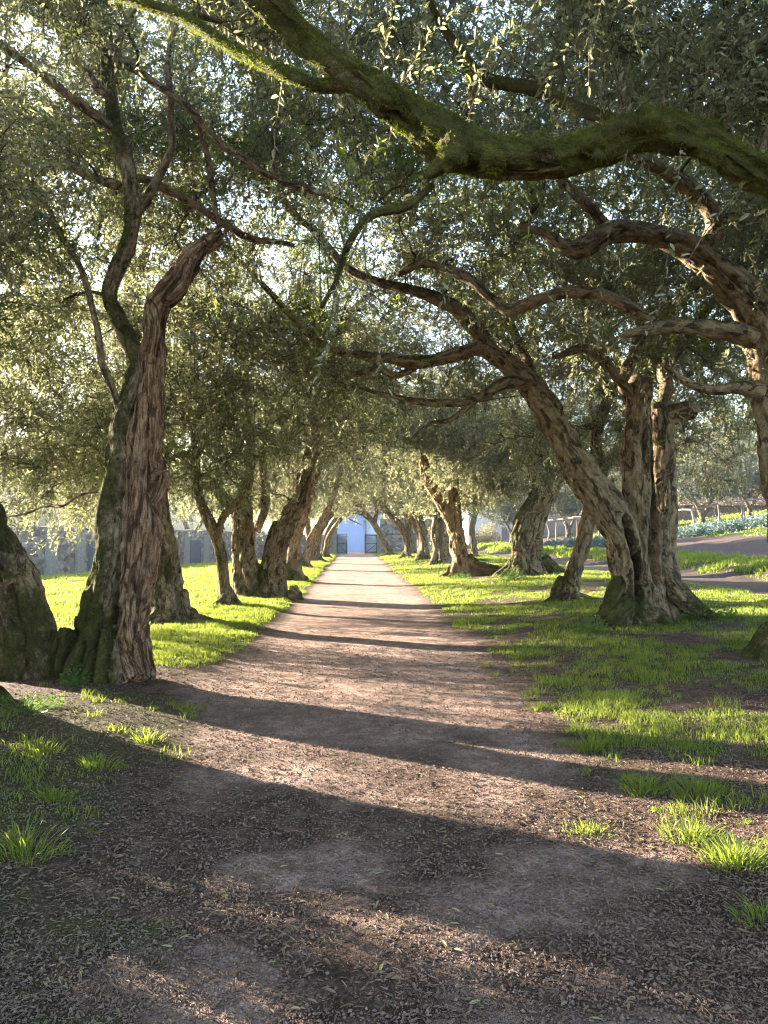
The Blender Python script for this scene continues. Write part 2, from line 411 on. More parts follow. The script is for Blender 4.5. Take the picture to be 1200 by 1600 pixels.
def build_ground():
    def axis(segs):
        out = []
        for a, b_, s in segs: out.append(np.arange(a, b_, s))
        return np.concatenate(out + [[segs[-1][1]]])
    xs = axis([(-200, -60, 14), (-60, -16, 2), (-16, -5, .25), (-5, -3, .09), (-3, 4.2, .04), (4.2, 8, .1), (8, 26, .2), (26, 60, 1.5), (60, 200, 14)])
    ys = axis([(-30, -2, 2), (-2, 1.8, .2), (1.8, 6, .035), (6, 12, .07), (12, 30, .2), (30, 80, .6), (80, 130, 3), (130, 420, 20)])
    X, Y = np.meshgrid(xs, ys)
    Z = hgt(X, Y)
    l, r = path_edges(Y)
    near = np.exp(-(Y / 11) ** 2)
    pn = sstep(-.35, .25, X - l) * sstep(-.45, .3, r - X)
    crumb = .5 * noise(X * 9, Y * 9, 1) + .5 * noise(X * 21, Y * 21, 4)
    Z = Z + near * crumb * (.007 + .008 * (1 - pn))
    # path colour mask: patchy, giving way to the darker soil colour near the camera
    nz = fbm(X * 2.2, Y * 2.2, 3.0, 3)
    pathy = np.clip(pn * (.9 + .35 * nz) - (1 - sstep(2, 8.5, Y)) * (.35 + .65 * sstep(-.6, .25, -nz)) , 0, 1)
    fieldy = sstep(9.1, 9.6, X) * (1 - sstep(24, 25, X))
    g = grass_cover(X, Y)
    mossy = np.exp(-(((X + 2.2) / 1.0) ** 2)) * (1 - sstep(6, 9, Y)) * np.clip(.75 + .8 * fbm(X * 1.6, Y * 1.6, 11.0, 3), 0, 1)
    mossy = mossy + np.exp(-(((X + .9) / .35) ** 2)) * (1 - sstep(3, 5, Y)) * np.clip(.2 + .9 * fbm(X * 2.6, Y * 2.6, 12.0, 3), 0, 1)
    nx, ny = len(xs), len(ys)
    V = np.stack([X, Y, Z], -1).reshape(-1, 3)
    i = (np.arange(ny - 1)[:, None] * nx + np.arange(nx - 1)[None])
    Q = np.stack([i, i + 1, i + nx + 1, i + nx], -1).reshape(-1, 4)
    cx = (.5 * (X[:-1, :-1] + X[1:, 1:])).ravel(); cyy = (.5 * (Y[:-1, :-1] + Y[1:, 1:])).ravel()
    l, r = path_edges(cyy)
    kind = np.zeros(len(Q), int)                                   # 0 ground
    kind[(cx > l) & (cx < r) & (cyy < 90)] = 1                      # path
    kind[(cx < -4.2) & (cx > -60) & (cyy > 7.5) & (cyy < 90)] = 2   # lawn
    kind[(cx > 9.3) & (cx < 11.6) & (cyy < 110)] = 3                # dirt track
    kind[(cx > 15) & (cx < 24) & (cyy < 110)] = 4                   # ploughed field
    A = {'grassy': g.ravel(), 'pathy': pathy.ravel(), 'fieldy': fieldy.ravel(), 'mossy': np.clip(mossy, 0, 1).ravel()}
    for k, nm in enumerate(('ground', 'path', 'lawn', 'dirt_track', 'field')):
        q = Q[kind == k]; u, inv = np.unique(q, return_inverse=True)
        o = mesh(nm, V[u], [inv.reshape(-1, 4)], M['ground'], smooth=True, point_attr={a: b[u] for a, b in A.items()})
        o['kind'] = 'structure'
build_ground()

# ------------------------------------------------------------------ leaves, twigs, crowns
def rand_unit(rng, n):
    return nrm(rng.normal(size=(n, 3)))

def leaves_mesh(pos, d, up, ln, wd, hi):
    """pos base of each leaf, d its axis, up its face normal. returns V, polys"""
    side = nrm(np.cross(d, up)); up = nrm(np.cross(side, d)); N = len(pos)
    ln = ln[:, None]; wd = wd[:, None]
    if hi:
        c = pos + d * ln * .5 - up * ln * .03
        a = pos
        l1 = pos + d * ln * .30 + side * wd * .46 + up * wd * .16; l2 = pos + d * ln * .70 + side * wd * .38 + up * wd * .1
        r1 = pos + d * ln * .30 - side * wd * .46 + up * wd * .16; r2 = pos + d * ln * .70 - side * wd * .38 + up * wd * .1
        t = pos + d * ln - up * ln * .09
        V = np.stack([a, l1, l2, t, r2, r1], 1).reshape(-1, 3); b = np.arange(N)[:, None] * 6
        return V, [np.concatenate([b + [0, 3, 2, 1], b + [0, 5, 4, 3]])]
    V = np.stack([pos, pos + d * ln * .45 + side * wd * .5, pos + d * ln, pos + d * ln * .45 - side * wd * .5], 1).reshape(-1, 3)
    b = np.arange(N)[:, None] * 4
    return V, [b + [0, 3, 2, 1]]

def make_crown(tree, nodes, nrad, blobs, seed, natt=150, ntw=8, nleaf=18, ll=.06, lw=.02, hi=False, tw=.55, young=.0, mat='leaf', shoots=0, zmin=1.7, droop=.2, keep=None):
    rng = np.random.default_rng(seed)
    blobs = np.array([list(q) + [1.0] * (7 - len(q)) for q in blobs], float)
    vol = blobs[:, 3] * blobs[:, 4] * blobs[:, 5] * (blobs[:, 6] if blobs.shape[1] > 6 else 1)
    bi = rng.choice(len(blobs), natt * 2, p=vol / vol.sum())
    q = blobs[bi, :3] + rand_unit(rng, natt * 2) * (rng.uniform(0, 1, (natt * 2, 1)) ** .42) * blobs[bi, 3:6]
    ok = q[:, 2] > zmin + hgt(q[:, 0], q[:, 1]) * .8
    ok &= ~((np.abs(q[:, 0] - .2) < 2.0) & (q[:, 2] < 3.1))
    ok &= np.linalg.norm(q - CAM, axis=1) > 2.7
    ok &= ~((q[:, 1] < 9) & (q[:, 1] > .5) & (q[:, 2] < 2.6) & (np.abs(q[:, 0]) < np.maximum(2.6, .56 * q[:, 1] + .35)))
    if hi: ok &= bare_dist(q) > .5
    ok &= sun_clear(q, .05)
    q = q[ok][:natt]
    nodes = np.array(nodes, float); nrad = np.array(nrad, float)
    nd = np.zeros_like(nodes); nd[:, 2] = 1
    q = q[np.argsort(((q[:, None] - nodes[None, ::3]) ** 2).sum(2).min(1))]
    NP, ND, NR = np.zeros((len(nodes) + 5 * len(q), 3)), np.zeros((len(nodes) + 5 * len(q), 3)), np.zeros(len(nodes) + 5 * len(q))
    n = len(nodes); NP[:n], ND[:n], NR[:n] = nodes, nd, nrad
    K = 7; t = np.linspace(0, 1, K)[:, None]
    paths, rads = [], []
    for a in q:
        dd = np.linalg.norm(NP[:n] - a, axis=1) + .12 * (NP[:n, 2] > a[2] + .3)
        j = int(np.argmin(dd)); p = NP[j]; L = np.linalg.norm(a - p)
        if L < .12: continue
        t0 = (ND[j] * .7 + nrm(a - p) * .5 + np.array([0, 0, .25]) + rng.normal(size=3) * .35) * L
        t1 = ((a - p) / L * .9 + np.array([0, 0, .1]) + rng.normal(size=3) * .4) * L
        c = (2 * t ** 3 - 3 * t ** 2 + 1) * p + (t ** 3 - 2 * t ** 2 + t) * t0 + (-2 * t ** 3 + 3 * t ** 2) * a + (t ** 3 - t ** 2) * t1
        c[1:-1] += rng.normal(size=(K - 2, 3)) * .025 * L
        r0 = min(NR[j] * .85, .009 + .017 * L + .005 * rng.random()); r1 = max(.4 * r0, .004)
        rr = np.linspace(r0, r1, K)
        paths.append(c); rads.append(rr)
        NP[n:n + 5] = c[2:]; ND[n:n + 5] = nrm(np.diff(c, axis=0)[1:]); NR[n:n + 5] = rr[2:]; n += 5
    paths, rads = np.array(paths), np.array(rads)
    B, T = len(paths), ntw
    ti = rng.uniform(1.2, K - 1.001, (B, T)); i0 = ti.astype(int); fr = (ti - i0)[..., None]
    bi = np.arange(B)[:, None]
    p0 = (paths[bi, i0] * (1 - fr) + paths[bi, i0 + 1] * fr).reshape(-1, 3)
    ax = nrm(paths[bi, i0 + 1] - paths[bi, i0]).reshape(-1, 3)
    N = len(p0)
    d = nrm(ax * .55 + rand_unit(rng, N) * .9 + np.array([0, 0, .22]))
    L = tw * rng.uniform(.45, 1.25, N)
    if shoots:
        k = rng.choice(len(nodes), shoots); sp = nodes[k]
        sd = nrm(np.array([0, 0, 1.0]) + rng.normal(size=(shoots, 3)) * .28)
        dn = rng.random(shoots) < .25; sd[dn] *= np.array([1, 1, -1.0])
        p0 = np.concatenate([p0, sp]); d = np.concatenate([d, sd]); L = np.concatenate([L, rng.uniform(.5, 1.3, shoots)]); N = len(p0)
    p1 = p0 + d * L[:, None] * .5 + rng.normal(size=(N, 3)) * .04 * L[:, None]
    p2 = p0 + d * L[:, None] - np.array([0, 0, droop]) * (L ** 1.2)[:, None] + rng.normal(size=(N, 3)) * .06 * L[:, None]
    tp = np.stack([p0, p1, p2], 1)
    ok = (p2[:, 2] > min(1.35, zmin) + hgt(p2[:, 0], p2[:, 1])) & (np.linalg.norm(p2 - CAM, axis=1) > 1.7)
    ok &= sun_clear(tp[:, 1]) & sun_clear(p2)
    if hi: ok &= (bare_dist(tp[:, 1]) > .26) & (bare_dist(p2) > .22)
    tp, L = tp[ok], L[ok]; N = len(tp)
    far = 1.15 if hi else 1.8
    tr = np.stack([.0038 + .002 * L, .0026 + 0 * L, .0012 + 0 * L], 1) * far
    crown = None
    # leaves
    lt = np.tile(np.linspace(.12, 1.0, nleaf)[None], (N, 1)) + rng.uniform(-.03, .03, (N, nleaf))
    u = np.clip(lt, 0, 1)[..., None]
    lp = ((1 - u) ** 2 * tp[:, None, 0] + 2 * u * (1 - u) * (2 * tp[:, None, 1] - .5 * (tp[:, None, 0] + tp[:, None, 2])) + u ** 2 * tp[:, None, 2]).reshape(-1, 3)
    ta = nrm(tp[:, 2] - tp[:, 0]); ta = np.repeat(ta, nleaf, 0)
    pr = nrm(np.cross(ta, rand_unit(rng, len(ta)))); sg = np.tile(np.where(np.arange(nleaf) % 2, 1, -1), N)[:, None]
    ld = nrm(ta * .6 + pr * sg * .75 + rng.normal(size=(len(ta), 3)) * .22 + np.array([0, 0, -.12]))
    lu = nrm(np.array([0, 0, 1.0]) + rng.normal(size=(len(ta), 3)) * .65)
    sz = rng.uniform(.62, 1.2, len(ta))
    V, pol = leaves_mesh(lp, ld, lu, ll * sz, lw * sz * rng.uniform(.8, 1.25, len(ta)), hi)
    v = np.clip(rng.beta(1.5, 2.2, len(ta)) + .25 * noise(lp[:, 0] * .9, lp[:, 1] * .9, lp[:, 2] * .9), 0, 1)
    fv = np.concatenate([v, v]) if hi else v
    midx = (noise(lp[:, 0] * 1.7 + 3, lp[:, 1] * 1.7, lp[:, 2] * 1.7) > .62 - young).astype(int) if young > 0 else np.zeros(len(ta), int)
    midx = np.concatenate([midx, midx]) if hi else midx
    crown = mesh('crown', V, pol, None, tree, face_attr={'v': fv}, mats=[M[mat], M['leaf_young']], midx=midx)
    bv, bq, bbc = tubes_batch(paths, rads, 6 if hi else 4)
    tv, tq, tbc = tubes_batch(tp, tr, 3)
    VV = np.concatenate([bv, tv]); bc = np.concatenate([bbc, tbc])
    mo = np.clip(.25 + .5 * noise(VV[:, 0] * 2, VV[:, 1] * 2, VV[:, 2] * 2), 0, 1); mo[len(bv):] = 0
    mesh('branchwork', VV, [np.concatenate([bq, tq + len(bv)])], M['twig'], crown, smooth=True, point_attr={'bc': bc, 'moss': mo})
    return crown, len(ta)

# ------------------------------------------------------------------ trunks
def stem(pts, Yb, step):
    """pts: (px, py, dy, rpx) in photo pixels at depth Yb+dy, or ('w', x, y, z, r) in metres"""
    out = []
    for p in pts:
        if p[0] == 'w': out.append(list(p[1:]))
        else:
            Y = Yb + p[2]; out.append([*P(p[0], p[1], Y), p[3] * Y / F])
    return catmull(out, step)

def fuse(stems, name, mat, tree, voxel, rough, seed, gz, ridge=.05, nside=22, ridf=(7, .22), knobs=(), carves=(), fuzz=0):
    """stems: list of (pts(N,4), mossbias). voxel > 0 unions them into one skin."""
    mb = MB(); SP, ST, SU, SW, SR, SS, SM = [], [], [], [], [], [], []
    for k, (pt, moss) in enumerate(stems):
        V, Q, T, bc, (t, u, w, s) = sweep(pt[:, :3], pt[:, 3], nside, rough, seed + 7.7 * k, .35)
        mb.add(V, Q, T)
        SP.append(pt[:, :3]); ST.append(t); SU.append(u); SW.append(w); SR.append(pt[:, 3]); SS.append(s + 9.0 * k); SM.append(np.full(len(pt), moss))
    for (kp, kr, km) in knobs:
        th = np.linspace(0, np.pi, 9); ph = np.linspace(0, 2 * np.pi, 12, endpoint=False)
        v = np.stack([np.outer(np.sin(th), np.cos(ph)), np.outer(np.sin(th), np.sin(ph)), np.outer(np.cos(th), np.ones(12))], -1)
        v = v * (1 + .25 * noise(v[..., 0] * 2 + kp[0], v[..., 1] * 2, v[..., 2] * 2))[..., None] * np.array(kr) + np.array(kp)
        i = np.arange(8)[:, None] * 12; j = np.arange(12)[None]
        mb.add(v.reshape(-1, 3), np.stack([i + j, i + 12 + j, i + 12 + (j + 1) % 12, i + (j + 1) % 12], -1).reshape(-1, 4))
    V = np.concatenate(mb.V); pol = [np.concatenate(q) for q in mb.Q.values()]
    if voxel:
        tmp = mesh('tmp', V, pol)
        md = tmp.modifiers.new('r', 'REMESH'); md.mode = 'VOXEL'; md.voxel_size = voxel; md.use_smooth_shade = True
        s2 = tmp.modifiers.new('s', 'SMOOTH'); s2.factor = .5; s2.iterations = 3
        dg = bpy.context.evaluated_depsgraph_get(); ev = tmp.evaluated_get(dg); me = ev.to_mesh()
        nv, npz, nlp = len(me.vertices), len(me.polygons), len(me.loops)
        V = np.zeros(nv * 3, np.float32); me.vertices.foreach_get('co', V); V = V.reshape(-1, 3).astype(float)
        NN = np.zeros(nv * 3, np.float32); me.vertices.foreach_get('normal', NN); NN = NN.reshape(-1, 3).astype(float)
        li = np.zeros(nlp, np.int32); me.loops.foreach_get('vertex_index', li)
        lt = np.zeros(npz, np.int32); me.polygons.foreach_get('loop_total', lt); ls = np.zeros(npz, np.int32); me.polygons.foreach_get('loop_start', ls)
        pol = [li[ls[lt == k][:, None] + np.arange(k)] for k in np.unique(lt)]
        ev.to_mesh_clear(); old = tmp.data; bpy.data.objects.remove(tmp); bpy.data.meshes.remove(old)
    else:
        NN = None
    SP, ST, SU, SW = map(np.concatenate, (SP, ST, SU, SW)); SR, SS, SM = map(np.concatenate, (SR, SS, SM))
    idx = np.zeros(len(V), int)
    for c in range(0, len(V), 4000):
        dd = np.linalg.norm(V[c:c + 4000, None] - SP[None], axis=2) - SR[None]
        idx[c:c + 4000] = np.argmin(dd, 1)
    rel = V - SP[idx]
    bc = np.stack([(rel * SU[idx]).sum(1), (rel * SW[idx]).sum(1), SS[idx] + (rel * ST[idx]).sum(1)], -1)
    if NN is None:
        NN = nrm(rel - ST[idx] * (rel * ST[idx]).sum(1, keepdims=True))
    if ridge:
        r = np.minimum(SR[idx], .35); f, zf = ridf
        n1 = noise(bc[:, 0] * f, bc[:, 1] * f, bc[:, 2] * f * zf); n2 = noise(bc[:, 0] * f * 3, bc[:, 1] * f * 3, bc[:, 2] * f * 3 * zf + 4)
        n3 = noise(V[:, 0] * 4, V[:, 1] * 4, V[:, 2] * 4)
        cut = -np.exp(-(n1 / .16) ** 2)
        n4 = noise(bc[:, 0] * f * 7, bc[:, 1] * f * 7, bc[:, 2] * f * 6 * zf); n5 = noise(V[:, 0] * 11, V[:, 1] * 11, V[:, 2] * 11)
        V = V + NN * ((1.1 * ridge * (cut * .9 + .5 * n2 + .6 * n3 + .28 * n4 + .3 * n5)) * (r / .2) ** .8)[:, None]
    for (cp, cr, cd) in carves:
        cp = catmull(np.concatenate([cp, np.full((len(cp), 1), .1)], 1), .04)[:, :3]
        m = np.full(len(V), 9.0)
        for c in range(0, len(V), 20000): m[c:c + 20000] = np.linalg.norm((V[c:c + 20000, None] - cp[None])[..., [0, 2]], axis=2).min(1)
        V = V + np.array([0, 1.0, 0]) * (cd * np.exp(-(m / cr) ** 2) * np.clip(-NN[:, 1] * 1.6, 0, 1))[:, None]
    zz = V[:, 2] - gz
    moss = SM[idx] + .45 * NN[:, 2] - .22 * NN[:, 0] * 1.0 - .15 + .45 * fbm(V[:, 0] * 1.8, V[:, 1] * 1.8, V[:, 2] * 1.8, 2) + .35 * np.exp(-np.maximum(zz, 0) / .3)
    ob = mesh(name, V, pol, M[mat], tree, smooth=True, point_attr={'bc': bc, 'moss': np.clip(moss, 0, 1)})
    if fuzz:
        rg = np.random.default_rng(seed); pr = np.clip(moss - .25, 0, .8) * (.4 + .6 * (fbm(V[:, 0] * 9, V[:, 1] * 9, V[:, 2] * 9, 2) > -.1)); k = rg.choice(len(V), fuzz, p=pr / pr.sum())
        b0 = V[k] + rg.normal(size=(fuzz, 3)) * .005; d = nrm(NN[k] * .8 + rg.normal(size=(fuzz, 3)) * .55); L = rg.uniform(.006, .026, fuzz)[:, None]
        sd = nrm(np.cross(d, rand_unit(rg, fuzz))) * .0022; b0 = b0 - NN[k] * .004
        v = np.clip(rg.beta(2, 2, fuzz), 0, 1)
        mesh('moss', np.stack([b0 - sd, b0 + sd, b0 + d * L], 1).reshape(-1, 3), [np.arange(fuzz)[:, None] * 3 + [0, 1, 2]], M['moss'], ob, face_attr={'v': v})['kind'] = 'stuff'
    return ob

NLEAF = [0]
# stretches of old limbs that carry no leaves, with the air in front of them
_bare = []
for Yl, pl in ((8.2, [(226, 760), (233, 640), (242, 510), (272, 448), (312, 392), (345, 366)]), (8.2, [(188, 640), (211, 560), (170, 462), (207, 310), (178, 190)]), (8.1, [(225, 112), (290, 165), (370, 240), (535, 318)]), (8.3, [(235, 300), (270, 170), (262, 90)]), (8.8, [(245, 285), (300, 312), (455, 385)]), (8.2, [(180, 205), (100, 140), (0, 75)]),
               (8.7, [(1190, 520), (1150, 455), (1075, 388), (985, 362), (908, 388), (830, 360)]), (8.5, [(1110, 375), (1062, 288), (985, 245)]),
               (4.6, [(1200, 275), (1110, 220), (1040, 205), (880, 238), (740, 232), (640, 178), (530, 105), (430, 15)]),
               (4.8, [(545, 128), (430, 108), (310, 45)]), (8.6, [(1160, 520), (1020, 505), (905, 453), (797, 482), (690, 412)]),
               (13.4, [(962, 815), (885, 700), (805, 578), (745, 545), (615, 562)]), (13.4, [(998, 800), (996, 620)])):
    for (x0, y0), (x1, y1) in zip(pl[:-1], pl[1:]):
        for t in np.linspace(0, 1, 8):
            for f in (1.03, .95, .88, .80): _bare.append(P(x0 + (x1 - x0) * t, y0 + (y1 - y0) * t, Yl * f))
BARE = np.array(_bare)
_SD = np.array(sdir)
SUNGAP = [(P(px, py, Y), L, r) for px, py, Y, L, r in (
    (430, 20, 4.55, 11, .55), (480, 70, 4.6, 11, .55), (530, 110, 4.6, 11, .5), (885, 700, 13.3, 15, .6), (940, 780, 13.2, 15, .6), (985, 690, 13.2, 15, .6), (975, 800, 13.2, 15, .6), (985, 900, 13.2, 15, .6),
    (712, 800, 26, 13, .8), (675, 750, 26, 13, .8), (716, 870, 26, 13, .8), (830, 800, 19, 13, .7), (825, 870, 19, 13, .7), (1110, 415, 8.6, 14, .5), (1180, 500, 8.7, 14, .5), (800, 575, 13.3, 13, .5), (410, 830, 20, 6, .5), (470, 770, 20, 6, .5))]
for px, py, r in ((560, 1430, .16), (660, 1465, .2), (760, 1490, .2), (870, 1515, .16), (400, 1440, .14), (480, 1470, .15), (260, 1570, .18), (380, 1560, .16), (650, 1240, .25), (850, 1290, .25), (1000, 1260, .3), (1100, 1330, .3)):
    SUNGAP.append((G(px, py), 9, r * .62))
def sun_clear(q, extra=0.0):
    ok = np.ones(len(q), bool)
    for p, L, r in SUNGAP:
        v = q - p; t = v @ _SD
        ok &= ~((t > .25) & (t < L) & (np.linalg.norm(v - t[:, None] * _SD, axis=1) < r + extra))
    return ok
def bare_dist(q):
    out = np.empty(len(q))
    for c in range(0, len(q), 2000): out[c:c + 2000] = np.linalg.norm(q[c:c + 2000, None] - BARE[None], axis=2).min(1)
    return out
TREES = {}
def olive(key, label, base, stems, limbs=(), crown=None, voxel=.02, mat='bark', roots=6, rootr=.16, rootl=.7, rough=.16, ridge=.035, deads=(), knobs=(), carves=(), thin=.86, fuzz=0, group='old trees lining the path', seed=1, rootmoss=.35, name='olive_tree', cat='tree'):
    rng = np.random.default_rng(seed)
    b = np.array(base, float); b[2] = float(hgt(b[0], b[1]))
    t = empty(name, b, label, cat, group); TREES[key] = t
    Yb = b[1]; st, nodes, nr = [], [], []
    fs = .05 if Yb < 22 else .15
    for s in stems:
        pt = stem(s['p'], Yb, fs); pt[:, 3] *= thin; st.append((pt, s.get('m', .2)))
        if s.get('grow', True): nodes.append(pt)
    r0 = st[0][0][0, 3]
    for k in range(roots):
        a = 2 * np.pi * (k + rng.uniform(-.3, .3)) / roots; dv = np.array([math.cos(a), math.sin(a)])
        L = rootl * rng.uniform(.6, 1.25); rr = rootr * rng.uniform(.7, 1.25)
        pts = []
        for f, zz, rf in ((.25, .55, .9), (.75, .2, 1.0), (1.25, .06, .75), (1.9, -.02, .45), (2.4, -.1, .25)):
            q = b[:2] + dv * (r0 * min(f, 1.0) + max(0, f - 1) * L * .7) + rng.normal(size=2) * .05
            pts.append([q[0], q[1], float(hgt(q[0], q[1])) + zz * (r0 / .35) ** .5 * (1 if zz > 0 else 1) + 0, rr * rf])
        st.append((catmull(pts, fs), rootmoss))
    fuse(st, 'trunk', mat, t, voxel, rough, seed, b[2], ridge, 22 if voxel else 14, knobs=knobs, carves=[([P(q[0], q[1], Yb + q[2]) for q in c[0]], c[1], c[2]) for c in carves], fuzz=fuzz)
    for d in deads:
        pt = stem(d['p'], Yb, fs); pt[:, 3] *= thin
        fuse([(pt, d.get('m', -.6))] + [(stem(e, Yb, fs), -.6) for e in d.get('extra', ())], d.get('name', 'dead_stem'), d.get('mat', 'dead'), t, voxel, d.get('rough', .2), seed + 3, b[2], d.get('ridge', .05), ridf=(9, .10))
    for k, l in enumerate(limbs):
        pt = stem(l['p'], Yb, .05 if Yb < 15 else .12); pt[:, 3] *= l.get('k', .95)
        wob = np.linspace(0, 1, len(pt))[:, None] * np.linalg.norm(pt[-1, :3] - pt[0, :3]); pt[1:, :3] += (.045 * np.stack([noise(wob[:, 0] * 2.2 + q, seed + k, q * 3.0) for q in (0.0, 5.0, 9.0)], 1) * np.minimum(1, wob * 2))[1:]
        fuse([(pt, l.get('m', .3))], 'limb', l.get('mat', mat), t, l.get('v', 0), l.get('rough', .22), seed + 20 + 3 * k, b[2] - 5, l.get('ridge', .02), 16 if Yb < 22 else 8, fuzz=l.get('fuzz', 0), knobs=[(P(q[0], q[1], q[2]), (q[3], q[3] * .8, q[4]), 0) for q in l.get('knobs', ())])
        nodes.append(pt)
    nodes = np.concatenate(nodes) if nodes else st[0][0]
    ok = nodes[:, 2] > b[2] + 1.7
    if crown:
        c = dict(crown); bl = [[b[0] + q[0], b[1] + q[1], b[2] + q[2], *q[3:]] for q in c.pop('blobs')]
        _, n = make_crown(t, nodes[ok][:, :3], nodes[ok][:, 3], bl, seed + 100, **c); NLEAF[0] += n
    return t

def C(kind, q, **k):
    """crown settings by distance class"""
    d = {'near': dict(natt=400, ntw=12, nleaf=24, ll=.072, lw=.0205, hi=True, tw=.7, droop=.3),
         'mid': dict(natt=400, ntw=13, nleaf=22, ll=.082, lw=.0245, hi=False, tw=.75, droop=.3, shoots=90),
         'far': dict(natt=250, ntw=10, nleaf=16, ll=.14, lw=.044, hi=False, tw=.85),
         'tiny': dict(natt=130, ntw=8, nleaf=13, ll=.21, lw=.068, hi=False, tw=.9)}[kind]
    d['blobs'] = q; d.update(k); return d

LB = [(0, 0, 5.0, 3.2, 3.2, 2.7, 1.3), (-3.0, .3, 3.9, 2.2, 2.6, 1.9), (2.5, 0, 5.6, 2.0, 2.6, 1.7, 1.3)]
RB = [(0, 0, 5.2, 3.3, 3.2, 2.7, 1.3), (-3.0, 0, 5.6, 2.2, 2.6, 1.8, 1.3), (2.6, 0, 4.6, 2.2, 2.6, 1.9)]

# --- left row
g = np.array([-4.35, 6.9])
olive('LO', 'olive tree off the left edge, its dark mossy root mound showing below the double trunk', (g[0], g[1], 0),
      [dict(p=[('w', -4.35, 6.9, -.2, .42), ('w', -4.3, 6.95, .5, .3), ('w', -4.5, 7.0, 1.6, .24), ('w', -4.4, 7.1, 2.8, .2), ('w', -4.0, 7.0, 4.2, .2), ('w', -3.4, 6.6, 5.6, .1)], m=.4),
       dict(p=[('w', -4.4, 7.0, 1.4, .26), ('w', -5.0, 6.6, 2.6, .2), ('w', -5.3, 5.9, 4.0, .12)], m=.4),
       dict(p=[('w', -4.2, 6.9, .35, .25), ('w', -3.75, 6.95, .22, .22), ('w', -3.35, 6.9, .12, .17), ('w', -3.05, 6.8, .03, .1), ('w', -2.8, 6.65, -.06, .06)], m=.6, grow=False),
       dict(p=[('w', -4.2, 6.7, .3, .25), ('w', -3.7, 6.5, .15, .2), ('w', -3.35, 6.3, .04, .12), ('w', -3.0, 6.1, -.06, .07)], m=.6, grow=False)],
      crown=C('near', [(0, -.5, 5.2, 2.6, 3.0, 2.2), (2.2, -.6, 6.4, 2.2, 2.6, 1.4, .6), (-2.2, 0, 4.4, 2, 2.5, 1.9), (-.7, -2.1, 1.9, 1.6, 1.5, 1.5, 1.6), (-1.6, -3.6, 2.2, 1.5, 1.5, 1.7, 1.2), (-.2, -1.5, 1.35, 1.1, 1.7, 1.1, 8), (.1, -2.6, 1.2, .9, 1.0, .9, 4)], young=.02, natt=880, zmin=.15, ll=.066, lw=.021), voxel=.03, seed=11, roots=5, rootr=.2)  # the low blobs are unseen foliage, added to shade the foreground

